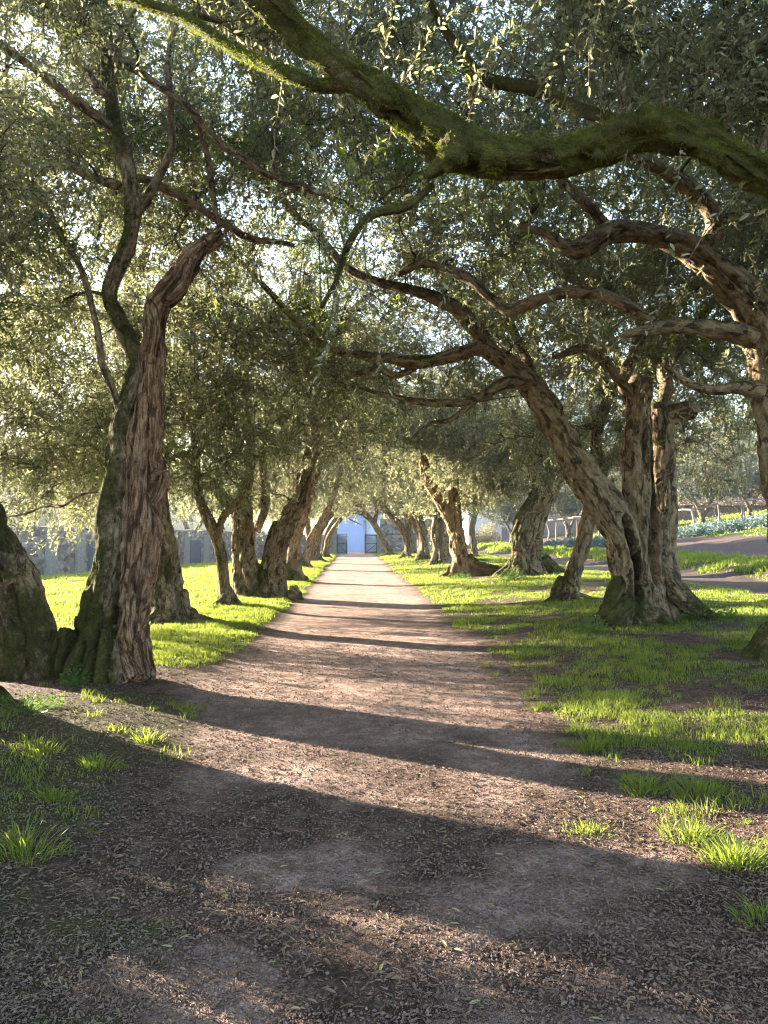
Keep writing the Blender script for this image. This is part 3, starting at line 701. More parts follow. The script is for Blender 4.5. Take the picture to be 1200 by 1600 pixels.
b1 = G(150, 1068); b1[1] += .35
olive('L1', 'twisted double trunked tree, mossy with a bare reddish dead trunk, nearest on the left', b1,
      [dict(p=[(140, 1090, 0, 34), (147, 1000, 0, 33), (168, 900, 0, 29), (182, 800, 0, 26), (188, 700, 0, 24), (203, 620, 0, 20), (211, 560, 0, 18), (188, 505, 0, 16), (170, 462, 0, 15), (182, 420, 0, 15), (203, 370, 0, 15), (207, 310, 0, 15), (195, 245, .1, 15), (178, 190, .2, 13), (168, 120, .3, 12), (165, 50, .4, 11), (150, -40, .6, 9), (130, -140, .8, 6)], m=.6),
       dict(p=[(52, 1085, .1, 62), (40, 1010, .1, 52), (18, 940, .1, 50), (-8, 870, .1, 44), (-35, 800, .1, 40), (-75, 700, 0, 34), (-120, 560, -.2, 28), (-150, 400, -.4, 20), (-160, 250, -.6, 14)], m=.5),
       dict(p=[(182, 1085, .05, 34), (190, 1000, .05, 28), (196, 930, .06, 22), (203, 860, .06, 15), (206, 800, .06, 8)], m=.1, grow=False),
       dict(p=[(112, 985, -.05, 22), (100, 1020, -.12, 24), (95, 1060, -.15, 24), (92, 1085, -.2, 20)], m=.6, grow=False),
       dict(p=[(150, 960, -.15, 15), (140, 1000, -.28, 16), (118, 1040, -.32, 17), (105, 1078, -.36, 16), (85, 1095, -.4, 8)], m=.65, grow=False),
       dict(p=[(160, 985, -.2, 14), (152, 1030, -.34, 16), (135, 1068, -.42, 16), (120, 1092, -.5, 9)], m=.6, grow=False),
       dict(p=[(170, 1000, -.18, 18), (172, 1050, -.3, 22), (160, 1085, -.36, 14)], m=.5, grow=False)],
      limbs=[dict(p=[(186, 640, 0, 6), (168, 570, -.1, 6), (148, 500, -.2, 5.5), (130, 440, -.3, 5.5), (108, 375, -.3, 5), (70, 320, -.3, 4.5), (30, 280, -.3, 4), (-30, 230, -.3, 3)], m=.1),
             dict(p=[(180, 205, .2, 9), (150, 180, .1, 8), (100, 140, 0, 7.5), (50, 105, -.1, 7), (0, 75, -.2, 6), (-60, 30, -.4, 4)], m=.2),
             dict(p=[(185, 290, .1, 8), (130, 270, .5, 8), (70, 262, .8, 9), (30, 275, 1, 8), (-20, 250, 1.2, 5)], m=0),
             dict(p=[(166, 70, .35, 8), (190, 92, .2, 7.5), (225, 112, .1, 7), (290, 165, 0, 6.5), (370, 240, 0, 6), (430, 275, 0, 5.5), (490, 297, 0, 5), (535, 318, 0, 3.5), (580, 350, 0, 2)], m=.0),
             dict(p=[(205, 340, 0, 8), (235, 300, .1, 7), (262, 240, .2, 6), (270, 170, .3, 5), (262, 90, .4, 4.5), (275, 10, .5, 4)], m=-.1),
             dict(p=[(300, 172, 0, 5), (322, 240, .2, 5), (335, 310, .3, 4.5), (342, 360, .4, 3)], m=-.1),
             dict(p=[(430, 275, 0, 5), (425, 220, .1, 4.5), (440, 150, .2, 4), (432, 80, .3, 3.5), (450, 10, .4, 3)], m=-.1),
             dict(p=[(170, 150, .2, 7), (130, 110, .3, 7), (95, 50, .4, 6), (60, -10, .5, 5)], m=-.1),
             dict(p=[(200, 280, 0, 7), (245, 285, .3, 7), (300, 312, .5, 6), (350, 345, .7, 5.5), (400, 375, .9, 5), (455, 385, 1.1, 3.5)], m=-.1),
             dict(p=[(178, 130, .2, 7), (190, 60, .1, 6), (205, 0, 0, 5), (215, -60, 0, 4)], m=.2),
             dict(p=[(176, 775, .1, 2.5), (148, 762, .5, 2.8), (118, 772, .8, 2.6), (92, 796, 1, 2.3), (60, 792, 1.2, 2), (10, 812, 1.4, 1.5)], m=0)],
      deads=[dict(p=[(206, 1075, -.1, 27), (207, 1030, -.08, 29), (206, 960, -.05, 33), (212, 900, 0, 37), (220, 820, 0, 36), (226, 760, 0, 36), (228, 700, 0, 33), (233, 640, 0, 30), (238, 570, 0, 25), (242, 510, 0, 20), (250, 475, 0, 22), (272, 448, 0, 24), (292, 418, .05, 21), (312, 392, .1, 15), (340, 370, .1, 9), (350, 366, .1, 3)],
                   extra=[[(312, 392, .1, 11), (332, 372, .08, 7), (346, 358, .06, 3)], [(318, 392, .1, 8), (338, 382, .1, 5), (352, 376, .1, 2)], [(262, 470, -.06, 12), (284, 452, -.1, 12), (292, 430, -.08, 8), (298, 405, -.05, 4)], [(236, 560, -.1, 10), (243, 520, -.14, 10), (240, 480, -.1, 6), (244, 452, -.06, 3)], [(205, 900, -.15, 9), (214, 820, -.2, 10), (218, 740, -.2, 9), (226, 650, -.16, 7), (232, 580, -.1, 4)], [(240, 780, -.08, 14), (252, 750, -.12, 15), (256, 735, -.14, 10)], [(218, 1000, -.1, 20), (226, 1045, -.15, 19), (234, 1064, -.2, 9)], [(200, 1030, -.15, 20), (212, 1062, -.25, 16)]], rough=.27, ridge=.06)],
      crown=C('near', [(0, .2, 6.2, 2.8, 2.8, 2.2), (-3.2, 1.2, 4.4, 2.2, 2.6, 1.9, 1.2), (2.2, 0, 6.4, 2.2, 2.4, 1.5), (-1.5, 2.2, 7.2, 3.4, 2.4, 1.8, 1.6)], young=.05, shoots=120, natt=680),
      voxel=.0125, roots=0, seed=5, rough=.2, ridge=.036, thin=.85, fuzz=26000,
      carves=[([(124, 985, 0), (118, 1030, 0), (112, 1080, 0)], .03, .16), ([(150, 1000, 0), (142, 1040, 0), (136, 1085, 0)], .026, .12), ([(166, 985, 0), (165, 1030, 0), (160, 1085, 0)], .028, .14), ([(184, 950, 0), (184, 1085, 0)], .03, .12), ([(100, 1000, 0), (88, 1085, 0)], .03, .12), ([(20, 900, 0), (45, 990, 0), (40, 1070, 0)], .04, .08)],
      knobs=[(P(12, 905, b1[1] - .3), (.1, .08, .08), 0), (P(25, 880, b1[1] - .25), (.11, .1, .13), 0)])

b2 = G(258, 975); b2[1] += .35
olive('L2', 'dark mossy trunk leaning left right behind the dead wood of the big double trunk', b2,
      [dict(p=[(260, 985, 0, 36), (260, 940, 0, 30), (257, 880, 0, 27), (250, 810, 0, 20), (238, 720, 0, 18), (225, 620, 0, 16), (212, 520, .2, 14), (206, 440, .3, 13), (195, 340, .5, 11), (175, 200, .8, 9), (150, 60, 1, 7)], m=.55)],
      limbs=[dict(p=[(206, 440, .3, 9), (230, 380, .1, 8), (240, 300, 0, 6), (290, 200, 0, 5)], m=.2), dict(p=[(212, 520, .2, 8), (130, 480, .4, 7), (60, 470, 1, 6), (30, 420, 1.3, 6), (20, 350, 1.5, 5)], m=0)],
      crown=C('mid', LB + [(-4.2, .5, 3.1, 2.0, 2.6, 1.9, 1.2)], young=.06, zmin=1.2, natt=540, droop=.4), voxel=.02, roots=6, rootr=.14, rootl=.5, seed=21)

b3 = G(352, 948); b3[1] += .2
olive('L3', 'slender young tree with thin grey green trunk forking halfway, standing on the left lawn edge', b3,
      [dict(p=[(352, 958, 0, 16), (350, 925, 0, 12), (347, 880, 0, 12), (340, 845, 0, 12), (326, 812, 0, 12), (312, 780, 0, 10), (308, 740, 0, 8), (305, 690, .1, 7), (296, 640, .2, 6), (290, 560, .4, 5), (285, 460, .7, 4)], m=.4)],
      limbs=[dict(p=[(343, 832, 0, 6), (350, 805, -.1, 6), (372, 785, -.2, 6), (388, 760, -.3, 5), (396, 735, -.3, 4), (392, 690, -.4, 3), (388, 630, -.4, 2.5)], m=.3),
             dict(p=[(308, 730, 0, 5), (290, 710, 0, 4), (268, 718, -.1, 3.5), (240, 740, -.2, 2.5)], m=.2),
             dict(p=[(306, 720, 0, 5), (325, 680, .2, 4), (340, 620, .4, 3), (350, 540, .6, 2.5)], m=.1)],
      crown=C('mid', LB + [(-3.6, 1, 3.0, 1.9, 2.6, 1.8, 1.2)], young=.08, natt=380, zmin=1.2, droop=.4), voxel=.02, roots=5, rootr=.09, rootl=.45, seed=31, ridge=.015, rough=.1, thin=.78)

b4 = G(410, 935); b4[1] += .6
olive('L4', 'massive tree with pale left trunk and dark right trunk splitting low in a V', b4,
      [dict(p=[(388, 938, 0, 36), (386, 905, 0, 33), (382, 870, 0, 30), (380, 830, 0, 24), (378, 795, 0, 22), (385, 760, 0, 14), (390, 700, 0, 12), (385, 620, .2, 9), (375, 520, .5, 6)], m=-.35),
       dict(p=[(430, 938, 0, 34), (428, 905, 0, 30), (432, 868, 0, 24), (443, 830, 0, 22), (458, 795, 0, 21), (473, 765, 0, 20), (484, 720, 0, 16), (492, 680, 0, 14), (488, 630, .1, 10), (495, 560, .3, 7), (500, 460, .6, 5)], m=.15),
       dict(p=[(412, 905, -.2, 16), (418, 870, -.15, 12), (424, 840, -.1, 11), (432, 815, -.05, 9)], m=.5, grow=False),
       dict(p=[(455, 920, -.2, 14), (464, 932, -.3, 10), (475, 940, -.4, 6)], m=.3, grow=False)],
      limbs=[dict(p=[(372, 800, 0, 12), (350, 775, .1, 10), (325, 755, .3, 9), (300, 735, .5, 7), (270, 690, .8, 5), (240, 640, 1, 4)], m=-.2),
             dict(p=[(400, 830, .4, 8), (415, 780, .6, 8), (412, 720, .8, 7), (420, 640, 1, 5)], m=0),
             dict(p=[(490, 690, 0, 10), (505, 655, -.1, 8), (500, 610, -.2, 6), (520, 540, -.2, 5), (560, 470, -.2, 4)], m=0, mat='bark_red')],
      crown=C('mid', LB + [(-3.6, 1, 3.1, 1.9, 2.6, 1.8, 1.0)], young=.06, natt=400, zmin=1.3, droop=.35), voxel=.028, roots=8, rootr=.13, rootl=.55, seed=41, ridge=.05, thin=.72)

b5 = G(455, 908); b5[1] += .5
olive('L5', 'reddish barked tree leaning over the path just behind the V shaped double trunk', b5,
      [dict(p=[(452, 912, 0, 16), (455, 880, 0, 14), (460, 850, 0, 13), (468, 815, 0, 12), (480, 780, 0, 11), (492, 740, 0, 10), (500, 690, 0, 8), (505, 620, 0, 5)], m=-.1)],
      limbs=[dict(p=[(470, 810, 0, 8), (462, 770, .3, 7), (455, 720, .5, 5), (450, 640, .8, 4)], m=0)],
      crown=C('mid', LB, natt=330, ll=.10, lw=.033), voxel=0, mat='bark_red', roots=6, rootr=.2, rootl=.6, seed=51, ridge=.03)
b6 = G(468, 888); b6[1] += .5
olive('L6', 'pale twin trunked tree, one upright trunk and one curving right over the path', b6,
      [dict(p=[(464, 892, 0, 11), (463, 865, 0, 10), (463, 835, 0, 9), (460, 800, 0, 8), (452, 760, 0, 6), (450, 700, 0, 4)], m=-.4),
       dict(p=[(478, 890, 0, 9), (480, 865, 0, 8), (488, 840, 0, 8), (502, 815, 0, 7.5), (514, 790, 0, 7), (525, 760, 0, 6), (535, 720, 0, 4)], m=-.3)],
      crown=C('far', LB), voxel=0, mat='bark_red', roots=6, rootr=.2, rootl=.6, seed=61, ridge=.03)
b7 = G(490, 878); b7[1] += .5
olive('L7', 'dark grey tree arching right over the path from spreading dark roots', b7,
      [dict(p=[(490, 882, 0, 11), (494, 858, 0, 8), (498, 835, 0, 7.5), (508, 815, 0, 7), (520, 798, 0, 6.5), (530, 782, 0, 5), (545, 760, 0, 4)], m=.1),
       dict(p=[(488, 870, 0, 7), (483, 845, 0, 6), (480, 815, 0, 5), (476, 780, 0, 4)], m=.1)],
      crown=C('far', LB), voxel=0, roots=7, rootr=.2, rootl=.9, seed=71, ridge=.03)
b8 = G(507, 872); b8[1] += .4
olive('L8', 'small dark tree just before the gate, leaning right', b8,
      [dict(p=[(507, 874, 0, 6), (510, 855, 0, 5), (514, 838, 0, 4.5), (524, 822, 0, 4), (535, 808, 0, 3)], m=.1)],
      crown=C('tiny', LB), voxel=0, roots=5, rootr=.16, rootl=.6, seed=81)
olive('L9', 'farthest tree on the left, its drooping crown overhanging the gate', (-2.7, 65, 0),
      [dict(p=[('w', -2.7, 65, -.2, .35), ('w', -2.7, 65, 1.2, .25), ('w', -2.2, 65, 2.6, .2), ('w', -1.2, 64.8, 3.8, .12)], m=.1)],
      limbs=[dict(p=[('w', -1.8, 65, 3.0, .12), ('w', -.9, 65.4, 3.3, .09), ('w', .0, 65.6, 3.0, .05), ('w', .6, 65.6, 2.7, .03)], m=.1)],
      crown=C('tiny', LB + [(2.6, 0, 4.4, 1.5, 2, 1.0, .7)], zmin=2.4), voxel=0, roots=5, rootr=.16, rootl=.6, seed=91)

# --- right row
olive('RO', 'tree whose thick moss covered limb crosses the top of the picture from the right', (4.7, 4.1, 0),
      [dict(p=[('w', 4.7, 4.1, -.2, .5), ('w', 4.65, 4.1, .6, .42), ('w', 4.6, 4.15, 1.6, .36), ('w', 4.45, 4.2, 2.7, .3), ('w', 4.3, 4.3, 3.6, .24), ('w', 4.6, 4.2, 5.0, .16)], m=.3)],
      limbs=[dict(p=[('w', 4.4, 4.25, 3.0, .24), (1420, 430, .1, 46), (1300, 340, .25, 42), (1190, 268, .35, 39), (1110, 220, .4, 36), (1040, 205, .45, 35), (960, 215, .5, 33), (880, 238, .5, 33), (800, 240, .5, 36), (740, 232, .5, 40), (690, 215, .5, 42), (640, 178, .5, 36), (590, 140, .5, 34), (530, 105, .5, 33), (480, 60, .5, 30), (430, 15, .45, 27), (390, -40, .4, 24), (340, -120, .4, 16)], m=1.35, v=.012, rough=.34, ridge=.06, k=.78, fuzz=60000, knobs=[(705, 240, 4.5, .09, .11), (845, 226, 4.5, .075, .09), (770, 255, 4.45, .07, .08), (1010, 190, 4.5, .085, .08), (930, 232, 4.5, .07, .08), (600, 158, 4.5, .10, .09), (560, 112, 4.5, .085, .085), (1110, 240, 4.4, .08, .085), (665, 185, 4.55, .08, .1), (490, 62, 4.6, .07, .07)]),
             dict(p=[(545, 128, .5, 20), (490, 130, .55, 17), (430, 108, .6, 15), (370, 82, .7, 14), (310, 45, .8, 13), (250, 18, .9, 12), (190, 0, 1, 10), (120, -30, 1.2, 7)], m=1.25, rough=.24, v=.011, fuzz=9000, k=.7),
             dict(p=[(700, 245, .5, 16), (680, 265, .5, 13), (664, 280, .5, 5)], m=1.2),
             dict(p=[(676, 290, .6, 6), (640, 320, .6, 9), (600, 338, .65, 9), (575, 360, .7, 8), (550, 400, .8, 8), (535, 440, .9, 7), (510, 480, 1, 5)], m=1.25, rough=.3, k=.7),
             dict(p=[(1000, 230, .5, 12), (960, 190, .6, 12), (900, 165, .7, 11), (850, 150, .8, 11), (800, 140, .85, 11), (755, 125, .9, 11), (735, 100, .9, 10), (715, 70, .95, 8), (690, 40, 1, 6), (670, 0, 1, 4)], m=1.25)],
      crown=C('near', [(-.5, .6, 5.7, 2.6, 2.8, 1.7), (-3.2, 1.2, 5.6, 2.6, 2.6, 1.3), (-1.2, 1.6, 4.8, 1.6, 1.4, 1.0)], ll=.066, lw=.0225, young=.03, shoots=230, natt=340), voxel=.03, seed=111, roots=6, rootr=.2)

b10 = np.array([5.15, 8.75, 0])
olive('R0', 'tree cut by the right edge, its gnarled tan limb bending left overhead', b10,
      [dict(p=[('w', 5.15, 8.75, -.2, .5), (1262, 1040, 0, 46), (1252, 950, 0, 42), (1238, 850, 0, 38), (1222, 760, 0, 33), (1210, 690, 0, 30), (1200, 600, 0, 30), (1196, 540, 0, 34), (1180, 490, 0, 36), (1150, 455, 0, 33), (1110, 418, -.1, 28), (1075, 388, -.15, 25), (1035, 372, -.2, 21), (985, 362, -.25, 19), (945, 366, -.3, 19), (908, 388, -.3, 20), (878, 384, -.3, 15), (850, 365, -.3, 10), (812, 352, -.3, 6)], m=.02),
       dict(p=[(1200, 560, 0, 26), (1215, 480, .2, 24), (1225, 380, .4, 20), (1230, 250, .6, 15), (1220, 100, .8, 10)], m=.2),
       dict(p=[(1215, 985, -.3, 30), (1188, 1035, -.45, 32), (1172, 1065, -.5, 24), (1160, 1085, -.55, 12)], m=.65, grow=False),
       dict(p=[(1235, 985, -.3, 30), (1225, 1050, -.6, 32), (1215, 1100, -.7, 16)], m=.55, grow=False)],
      limbs=[dict(p=[(1095, 400, -.15, 20), (1112, 375, -.2, 17), (1118, 345, -.25, 15), (1098, 312, -.3, 14), (1062, 288, -.3, 13), (1020, 262, -.3, 12), (985, 245, -.3, 9), (940, 200, -.3, 6), (900, 120, -.3, 4)], m=.05),
             dict(p=[(1175, 530, -.1, 18), (1140, 515, -.15, 15), (1090, 508, -.2, 13), (1040, 508, -.25, 12), (1005, 515, -.3, 9), (970, 526, -.3, 5)], m=.3),
             dict(p=[(1020, 503, -.25, 9), (985, 478, -.2, 10), (950, 460, -.1, 10), (905, 453, 0, 10), (865, 456, .1, 10), (830, 468, .2, 10), (797, 482, .3, 10), (765, 462, .4, 8), (725, 435, .5, 8), (690, 412, .6, 7), (660, 410, .7, 6), (625, 430, .8, 5)], m=.1),
             dict(p=[(1190, 610, -.1, 16), (1150, 605, -.1, 11), (1110, 608, -.1, 8), (1075, 595, -.1, 6), (1040, 570, -.1, 4)], m=.2),
             dict(p=[(960, 366, -.3, 9), (935, 340, -.3, 9), (905, 310, -.3, 9), (875, 280, -.2, 8), (850, 255, -.2, 7), (830, 200, 0, 5)], m=.2)],
      crown=C('near', [(-.3, .4, 6.0, 2.9, 2.8, 1.9), (-3.0, .2, 6.2, 2.2, 2.5, 1.5), (2.0, 0, 5.4, 2, 2.5, 1.6)], young=.03, shoots=170), voxel=.018, roots=0, seed=121, fuzz=9000)

b11 = G(1005, 978); b11[1] += .5
olive('R1', 'stout cleft tree with one long limb arching left over the path', b11,
      [dict(p=[(985, 985, 0, 42), (982, 930, 0, 34), (980, 880, 0, 33), (975, 840, 0, 34), (962, 815, 0, 33), (940, 780, 0, 33), (912, 742, 0, 33), (885, 700, 0, 30), (862, 655, 0, 27), (838, 612, 0, 24), (805, 578, 0, 20), (775, 556, 0, 18), (745, 545, 0, 16), (705, 556, 0, 13), (660, 566, 0, 12), (615, 562, 0, 11), (570, 556, .1, 9), (520, 546, .2, 8), (470, 510, .3, 7), (420, 455, .4, 6), (350, 385, .5, 5.5), (290, 330, .6, 5), (220, 270, .8, 4)], m=.12),
       dict(p=[(1015, 985, .1, 44), (1012, 930, .1, 37), (1008, 870, .1, 33), (1002, 815, .05, 32), (997, 760, 0, 31), (995, 715, 0, 30), (996, 670, 0, 27), (997, 630, 0, 25), (999, 606, 0, 24), (1002, 592, .02, 17)], m=-.1),
       dict(p=[(1038, 985, .25, 36), (1036, 920, .3, 30), (1036, 860, .35, 25), (1038, 800, .4, 24), (1036, 740, .4, 24), (1036, 690, .4, 24), (1030, 650, .4, 22), (1026, 630, .42, 13)], m=-.05),
       dict(p=[(1030, 655, .4, 17), (1055, 646, .35, 19), (1075, 642, .3, 18), (1090, 645, .25, 13)], m=.1, grow=False),
       dict(p=[(1030, 750, .35, 16), (1044, 725, .3, 14), (1052, 708, .28, 9)], m=.0, grow=False),
       dict(p=[(1020, 880, .2, 26), (1050, 915, .1, 24), (1075, 940, 0, 22), (1100, 958, -.1, 16), (1125, 968, -.2, 9), (1150, 975, -.3, 4)], m=.4, grow=False),
       dict(p=[(995, 925, .1, 16), (975, 945, -.3, 14), (958, 965, -.45, 12), (945, 985, -.5, 6)], m=.75, grow=False),
       dict(p=[(985, 890, .1, 16), (962, 918, -.2, 14), (950, 950, -.35, 12), (940, 972, -.4, 6)], m=.7, grow=False)],
      limbs=[dict(p=[(778, 560, 0, 14), (745, 520, 0, 14), (715, 488, 0, 13), (680, 465, 0, 11), (640, 448, 0, 9), (590, 440, .1, 8), (540, 420, .2, 7), (480, 350, .3, 6), (420, 290, .4, 5), (340, 240, .5, 4)], m=.3),
             dict(p=[(992, 640, .1, 12), (975, 600, .2, 11), (985, 560, .35, 10), (1005, 520, .5, 9), (990, 470, .6, 7), (1010, 400, .8, 5)], m=.1, rough=.3),
             dict(p=[(1024, 660, .45, 12), (1045, 610, .5, 11), (1040, 575, .6, 10), (1070, 530, .7, 8), (1110, 480, .8, 6), (1125, 420, .9, 4)], m=.1, rough=.3),
             dict(p=[(990, 625, 0, 9), (965, 590, -.1, 8), (930, 555, -.2, 7), (900, 545, -.3, 6), (860, 560, -.4, 4)], m=.1, rough=.3),
             dict(p=[(830, 602, -.1, 10), (790, 600, -.2, 9), (745, 622, -.3, 8), (700, 630, -.4, 7), (660, 625, -.5, 6), (610, 620, -.6, 4), (560, 600, -.6, 3)], m=.3),
             dict(p=[(850, 640, .3, 9), (830, 590, .6, 9), (815, 545, .9, 8), (790, 500, 1.1, 7), (770, 440, 1.3, 5), (760, 360, 1.5, 4)], m=.2),
             dict(p=[(745, 622, -.3, 5), (710, 655, -.4, 4), (670, 660, -.5, 3), (640, 680, -.6, 2)], m=.3),
             dict(p=[(660, 566, 0, 7), (620, 590, .2, 6), (590, 575, .3, 5), (540, 590, .5, 4)], m=.2)],
      crown=C('near', [(0, .4, 6.0, 3.2, 3.0, 2.0), (-3.2, 0, 6.4, 2.4, 2.6, 1.5), (-5.6, 0, 6.8, 2.2, 2.4, 1.3), (2.4, .6, 5.2, 2.2, 2.6, 1.6)], ll=.08, lw=.027, shoots=170, natt=440, young=.02), voxel=.018, roots=6, rootr=.16, rootl=.5, seed=131, rough=.13, ridge=.03, thin=.83,
      carves=[([(970, 812, 0), (978, 850, 0), (987, 880, 0), (990, 930, 0)], .055, .3), ([(1021, 640, 0), (1019, 760, 0), (1017, 850, 0), (1022, 905, 0)], .075, .25), ([(1000, 660, 0), (996, 740, 0)], .04, .08), ([(1002, 900, 0), (1000, 960, 0)], .04, .08), ([(1040, 870, 0), (1048, 950, 0)], .04, .08)])

b12 = G(890, 938); b12[1] += .3
olive('R2', 'thin crooked forking tree between the cleft stout tree and the mossy leaning pair', b12,
      [dict(p=[(880, 945, 0, 24), (890, 915, 0, 18), (900, 880, 0, 15), (910, 850, 0, 15), (918, 815, 0, 14), (926, 780, 0, 13), (934, 752, 0, 14), (938, 728, 0, 13), (930, 690, 0, 10), (940, 650, 0, 9), (955, 610, 0, 9), (965, 570, .1, 7), (950, 500, .2, 5)], m=.0),
       dict(p=[(870, 935, -.1, 10), (855, 942, -.2, 7), (840, 950, -.3, 4)], m=.3, grow=False)],
      limbs=[dict(p=[(938, 738, 0, 9), (955, 718, .1, 8), (975, 695, .3, 8), (990, 650, .5, 6)], m=.1), dict(p=[(940, 655, 0, 7), (915, 672, -.1, 7), (890, 680, -.2, 6), (865, 660, -.2, 4), (850, 630, -.2, 3)], m=.2)],
      crown=C('mid', RB + [(4.6, 1.5, 4.2, 2, 2.6, 2.0)], natt=460), voxel=.02, roots=4, rootr=.1, rootl=.5, seed=141, rough=.14)

b13 = G(818, 900); b13[1] += .45
olive('R3', 'leaning pair of trunks grown together, the left one moss green, right of the path', b13,
      [dict(p=[(815, 905, 0, 34), (815, 870, 0, 24), (812, 835, 0, 19), (822, 805, 0, 18), (838, 778, 0, 18), (848, 745, 0, 19), (850, 705, 0, 20), (848, 665, 0, 19), (840, 620, .1, 15), (835, 560, .2, 11), (830, 480, .3, 7)], m=.5),
       dict(p=[(828, 900, .1, 30), (826, 865, .05, 26), (832, 835, 0, 21), (842, 808, -.05, 18), (856, 778, -.05, 16), (872, 748, 0, 15), (890, 722, .1, 13), (915, 680, .3, 11), (935, 620, .5, 8), (945, 540, .7, 6)], m=-.2),
       dict(p=[(812, 880, -.2, 10), (803, 897, -.4, 8), (790, 915, -.6, 6), (785, 922, -.65, 3)], m=.7, grow=False),
       dict(p=[(845, 875, .1, 16), (865, 890, .1, 12), (885, 897, 0, 8), (905, 900, 0, 4)], m=.4, grow=False)],
      limbs=[dict(p=[(836, 712, 0, 5), (815, 697, -.1, 6), (797, 680, -.2, 6), (795, 660, -.2, 5), (810, 640, -.3, 4), (800, 600, -.3, 3)], m=.1),
             dict(p=[(845, 650, 0, 9), (815, 590, .1, 8), (775, 540, .2, 7), (735, 500, .3, 6), (690, 460, .4, 4)], m=.3)],
      crown=C('mid', RB + [(4.6, 1.5, 4.4, 2, 2.6, 2.0), (-1.5, 0, 4.2, 2.2, 2.2, 1.4)], natt=480), voxel=.022, roots=7, rootr=.13, rootl=.6, seed=151, rough=.2, ridge=.045, thin=.78)

b14 = G(718, 902); b14[1] += .4
olive('R4', 'orange tan tree with a straight right trunk and a second trunk curving left', b14,
      [dict(p=[(720, 908, 0, 18), (719, 880, 0, 15), (716, 850, 0, 15), (713, 820, 0, 13), (711, 790, 0, 11.5), (710, 760, 0, 10), (711, 725, 0, 8), (706, 695, 0, 7.5), (703, 660, 0, 6), (700, 600, 0, 4.5)], m=-.3),
       dict(p=[(712, 838, 0, 11), (702, 812, 0, 11), (690, 788, 0, 11), (677, 765, 0, 11), (667, 745, 0, 11), (662, 722, 0, 9), (668, 700, 0, 9), (680, 676, 0, 7), (690, 640, 0, 5)], m=-.3),
       dict(p=[(728, 872, .1, 14), (745, 885, .1, 12), (765, 888, .1, 9), (790, 893, .1, 6), (800, 896, .1, 3)], m=.5, grow=False)],
      limbs=[dict(p=[(712, 745, 0, 6), (722, 725, 0, 6), (735, 705, 0, 5), (745, 660, .2, 4)], m=-.2), dict(p=[(708, 735, 0, 5), (698, 712, 0, 4), (690, 690, -.1, 3)], m=-.2)],
      crown=C('mid', RB, natt=360, ll=.10, lw=.034, zmin=2.3), voxel=.03, mat='bark_red', roots=6, rootr=.15, rootl=.5, seed=161, rough=.12)

b15 = G(748, 872); b15[1] += 2
olive('R4b', 'thin dark sapling trunk standing behind the orange tan tree, in front of the white building', b15,
      [dict(p=[(742, 880, 0, 7), (741, 855, 0, 6), (738, 832, 0, 5.5), (740, 812, 0, 5.5), (746, 792, 0, 5), (752, 760, 0, 4), (755, 700, 0, 3)], m=.0)],
      crown=C('far', RB, zmin=2.6), voxel=0, roots=4, rootr=.1, rootl=.4, seed=171)

b16 = G(690, 882); b16[1] += .4
olive('R5', 'ivy clad tree with rope like twisted aerial roots, behind the orange tan tree', b16,
      [dict(p=[(697, 888, 0, 17), (695, 860, 0, 15), (692, 830, 0, 14), (690, 800, 0, 12), (682, 760, 0, 10), (672, 710, 0, 7), (660, 640, 0, 5)], m=.15),
       dict(p=[(686, 800, -.3, 4), (682, 830, -.4, 4), (684, 850, -.4, 4), (677, 872, -.5, 4), (675, 885, -.5, 4)], m=-.3, grow=False),
       dict(p=[(680, 805, -.35, 3.5), (676, 835, -.45, 3.5), (680, 860, -.5, 3.5), (672, 884, -.6, 4)], m=-.3, grow=False)],
      crown=C('far', RB + [(.3, .3, 2.4, 1.2, 1.2, 1.8, 1.5)], zmin=.7, natt=300), voxel=0, roots=5, rootr=.16, rootl=.5, seed=181)
b17 = G(662, 876); b17[1] += .4
olive('R6', 'brown tree leaning left with two crossing trunks, behind the rope rooted tree', b17,
      [dict(p=[(665, 880, 0, 11), (662, 855, 0, 9), (660, 830, 0, 9), (652, 805, 0, 8.5), (640, 780, 0, 8), (628, 750, 0, 6), (615, 700, 0, 4)], m=.0),
       dict(p=[(657, 872, .2, 6), (655, 840, .2, 5), (646, 812, .2, 5), (634, 785, .2, 4), (624, 760, .2, 4)], m=.0)],
      crown=C('far', RB + [(1.0, .8, 2.4, 1.3, 1.2, 1.8, 1.5)], zmin=.7, natt=300), voxel=0, roots=5, rootr=.16, rootl=.5, seed=191)
b18 = G(636, 872); b18[1] += .4
olive('R7', 'Y shaped grey brown tree with a long limb arching left above the gate', b18,
      [dict(p=[(637, 874, 0, 8), (637, 855, 0, 7), (634, 838, 0, 7), (622, 818, 0, 6.5), (606, 800, 0, 6.5), (588, 783, 0, 6), (570, 772, 0, 5), (550, 765, 0, 3)], m=.0),
       dict(p=[(635, 842, 0, 6), (640, 825, 0, 5.5), (643, 805, 0, 5), (645, 770, 0, 4)], m=.0)],
      limbs=[dict(p=[(606, 800, 0, 4), (600, 785, 0, 3.5), (606, 765, 0, 3), (600, 740, 0, 2)], m=0)],
      crown=C('far', RB, zmin=2.8), voxel=0, roots=5, rootr=.14, rootl=.5, seed=201)
b19 = G(611, 868); b19[1] += .4
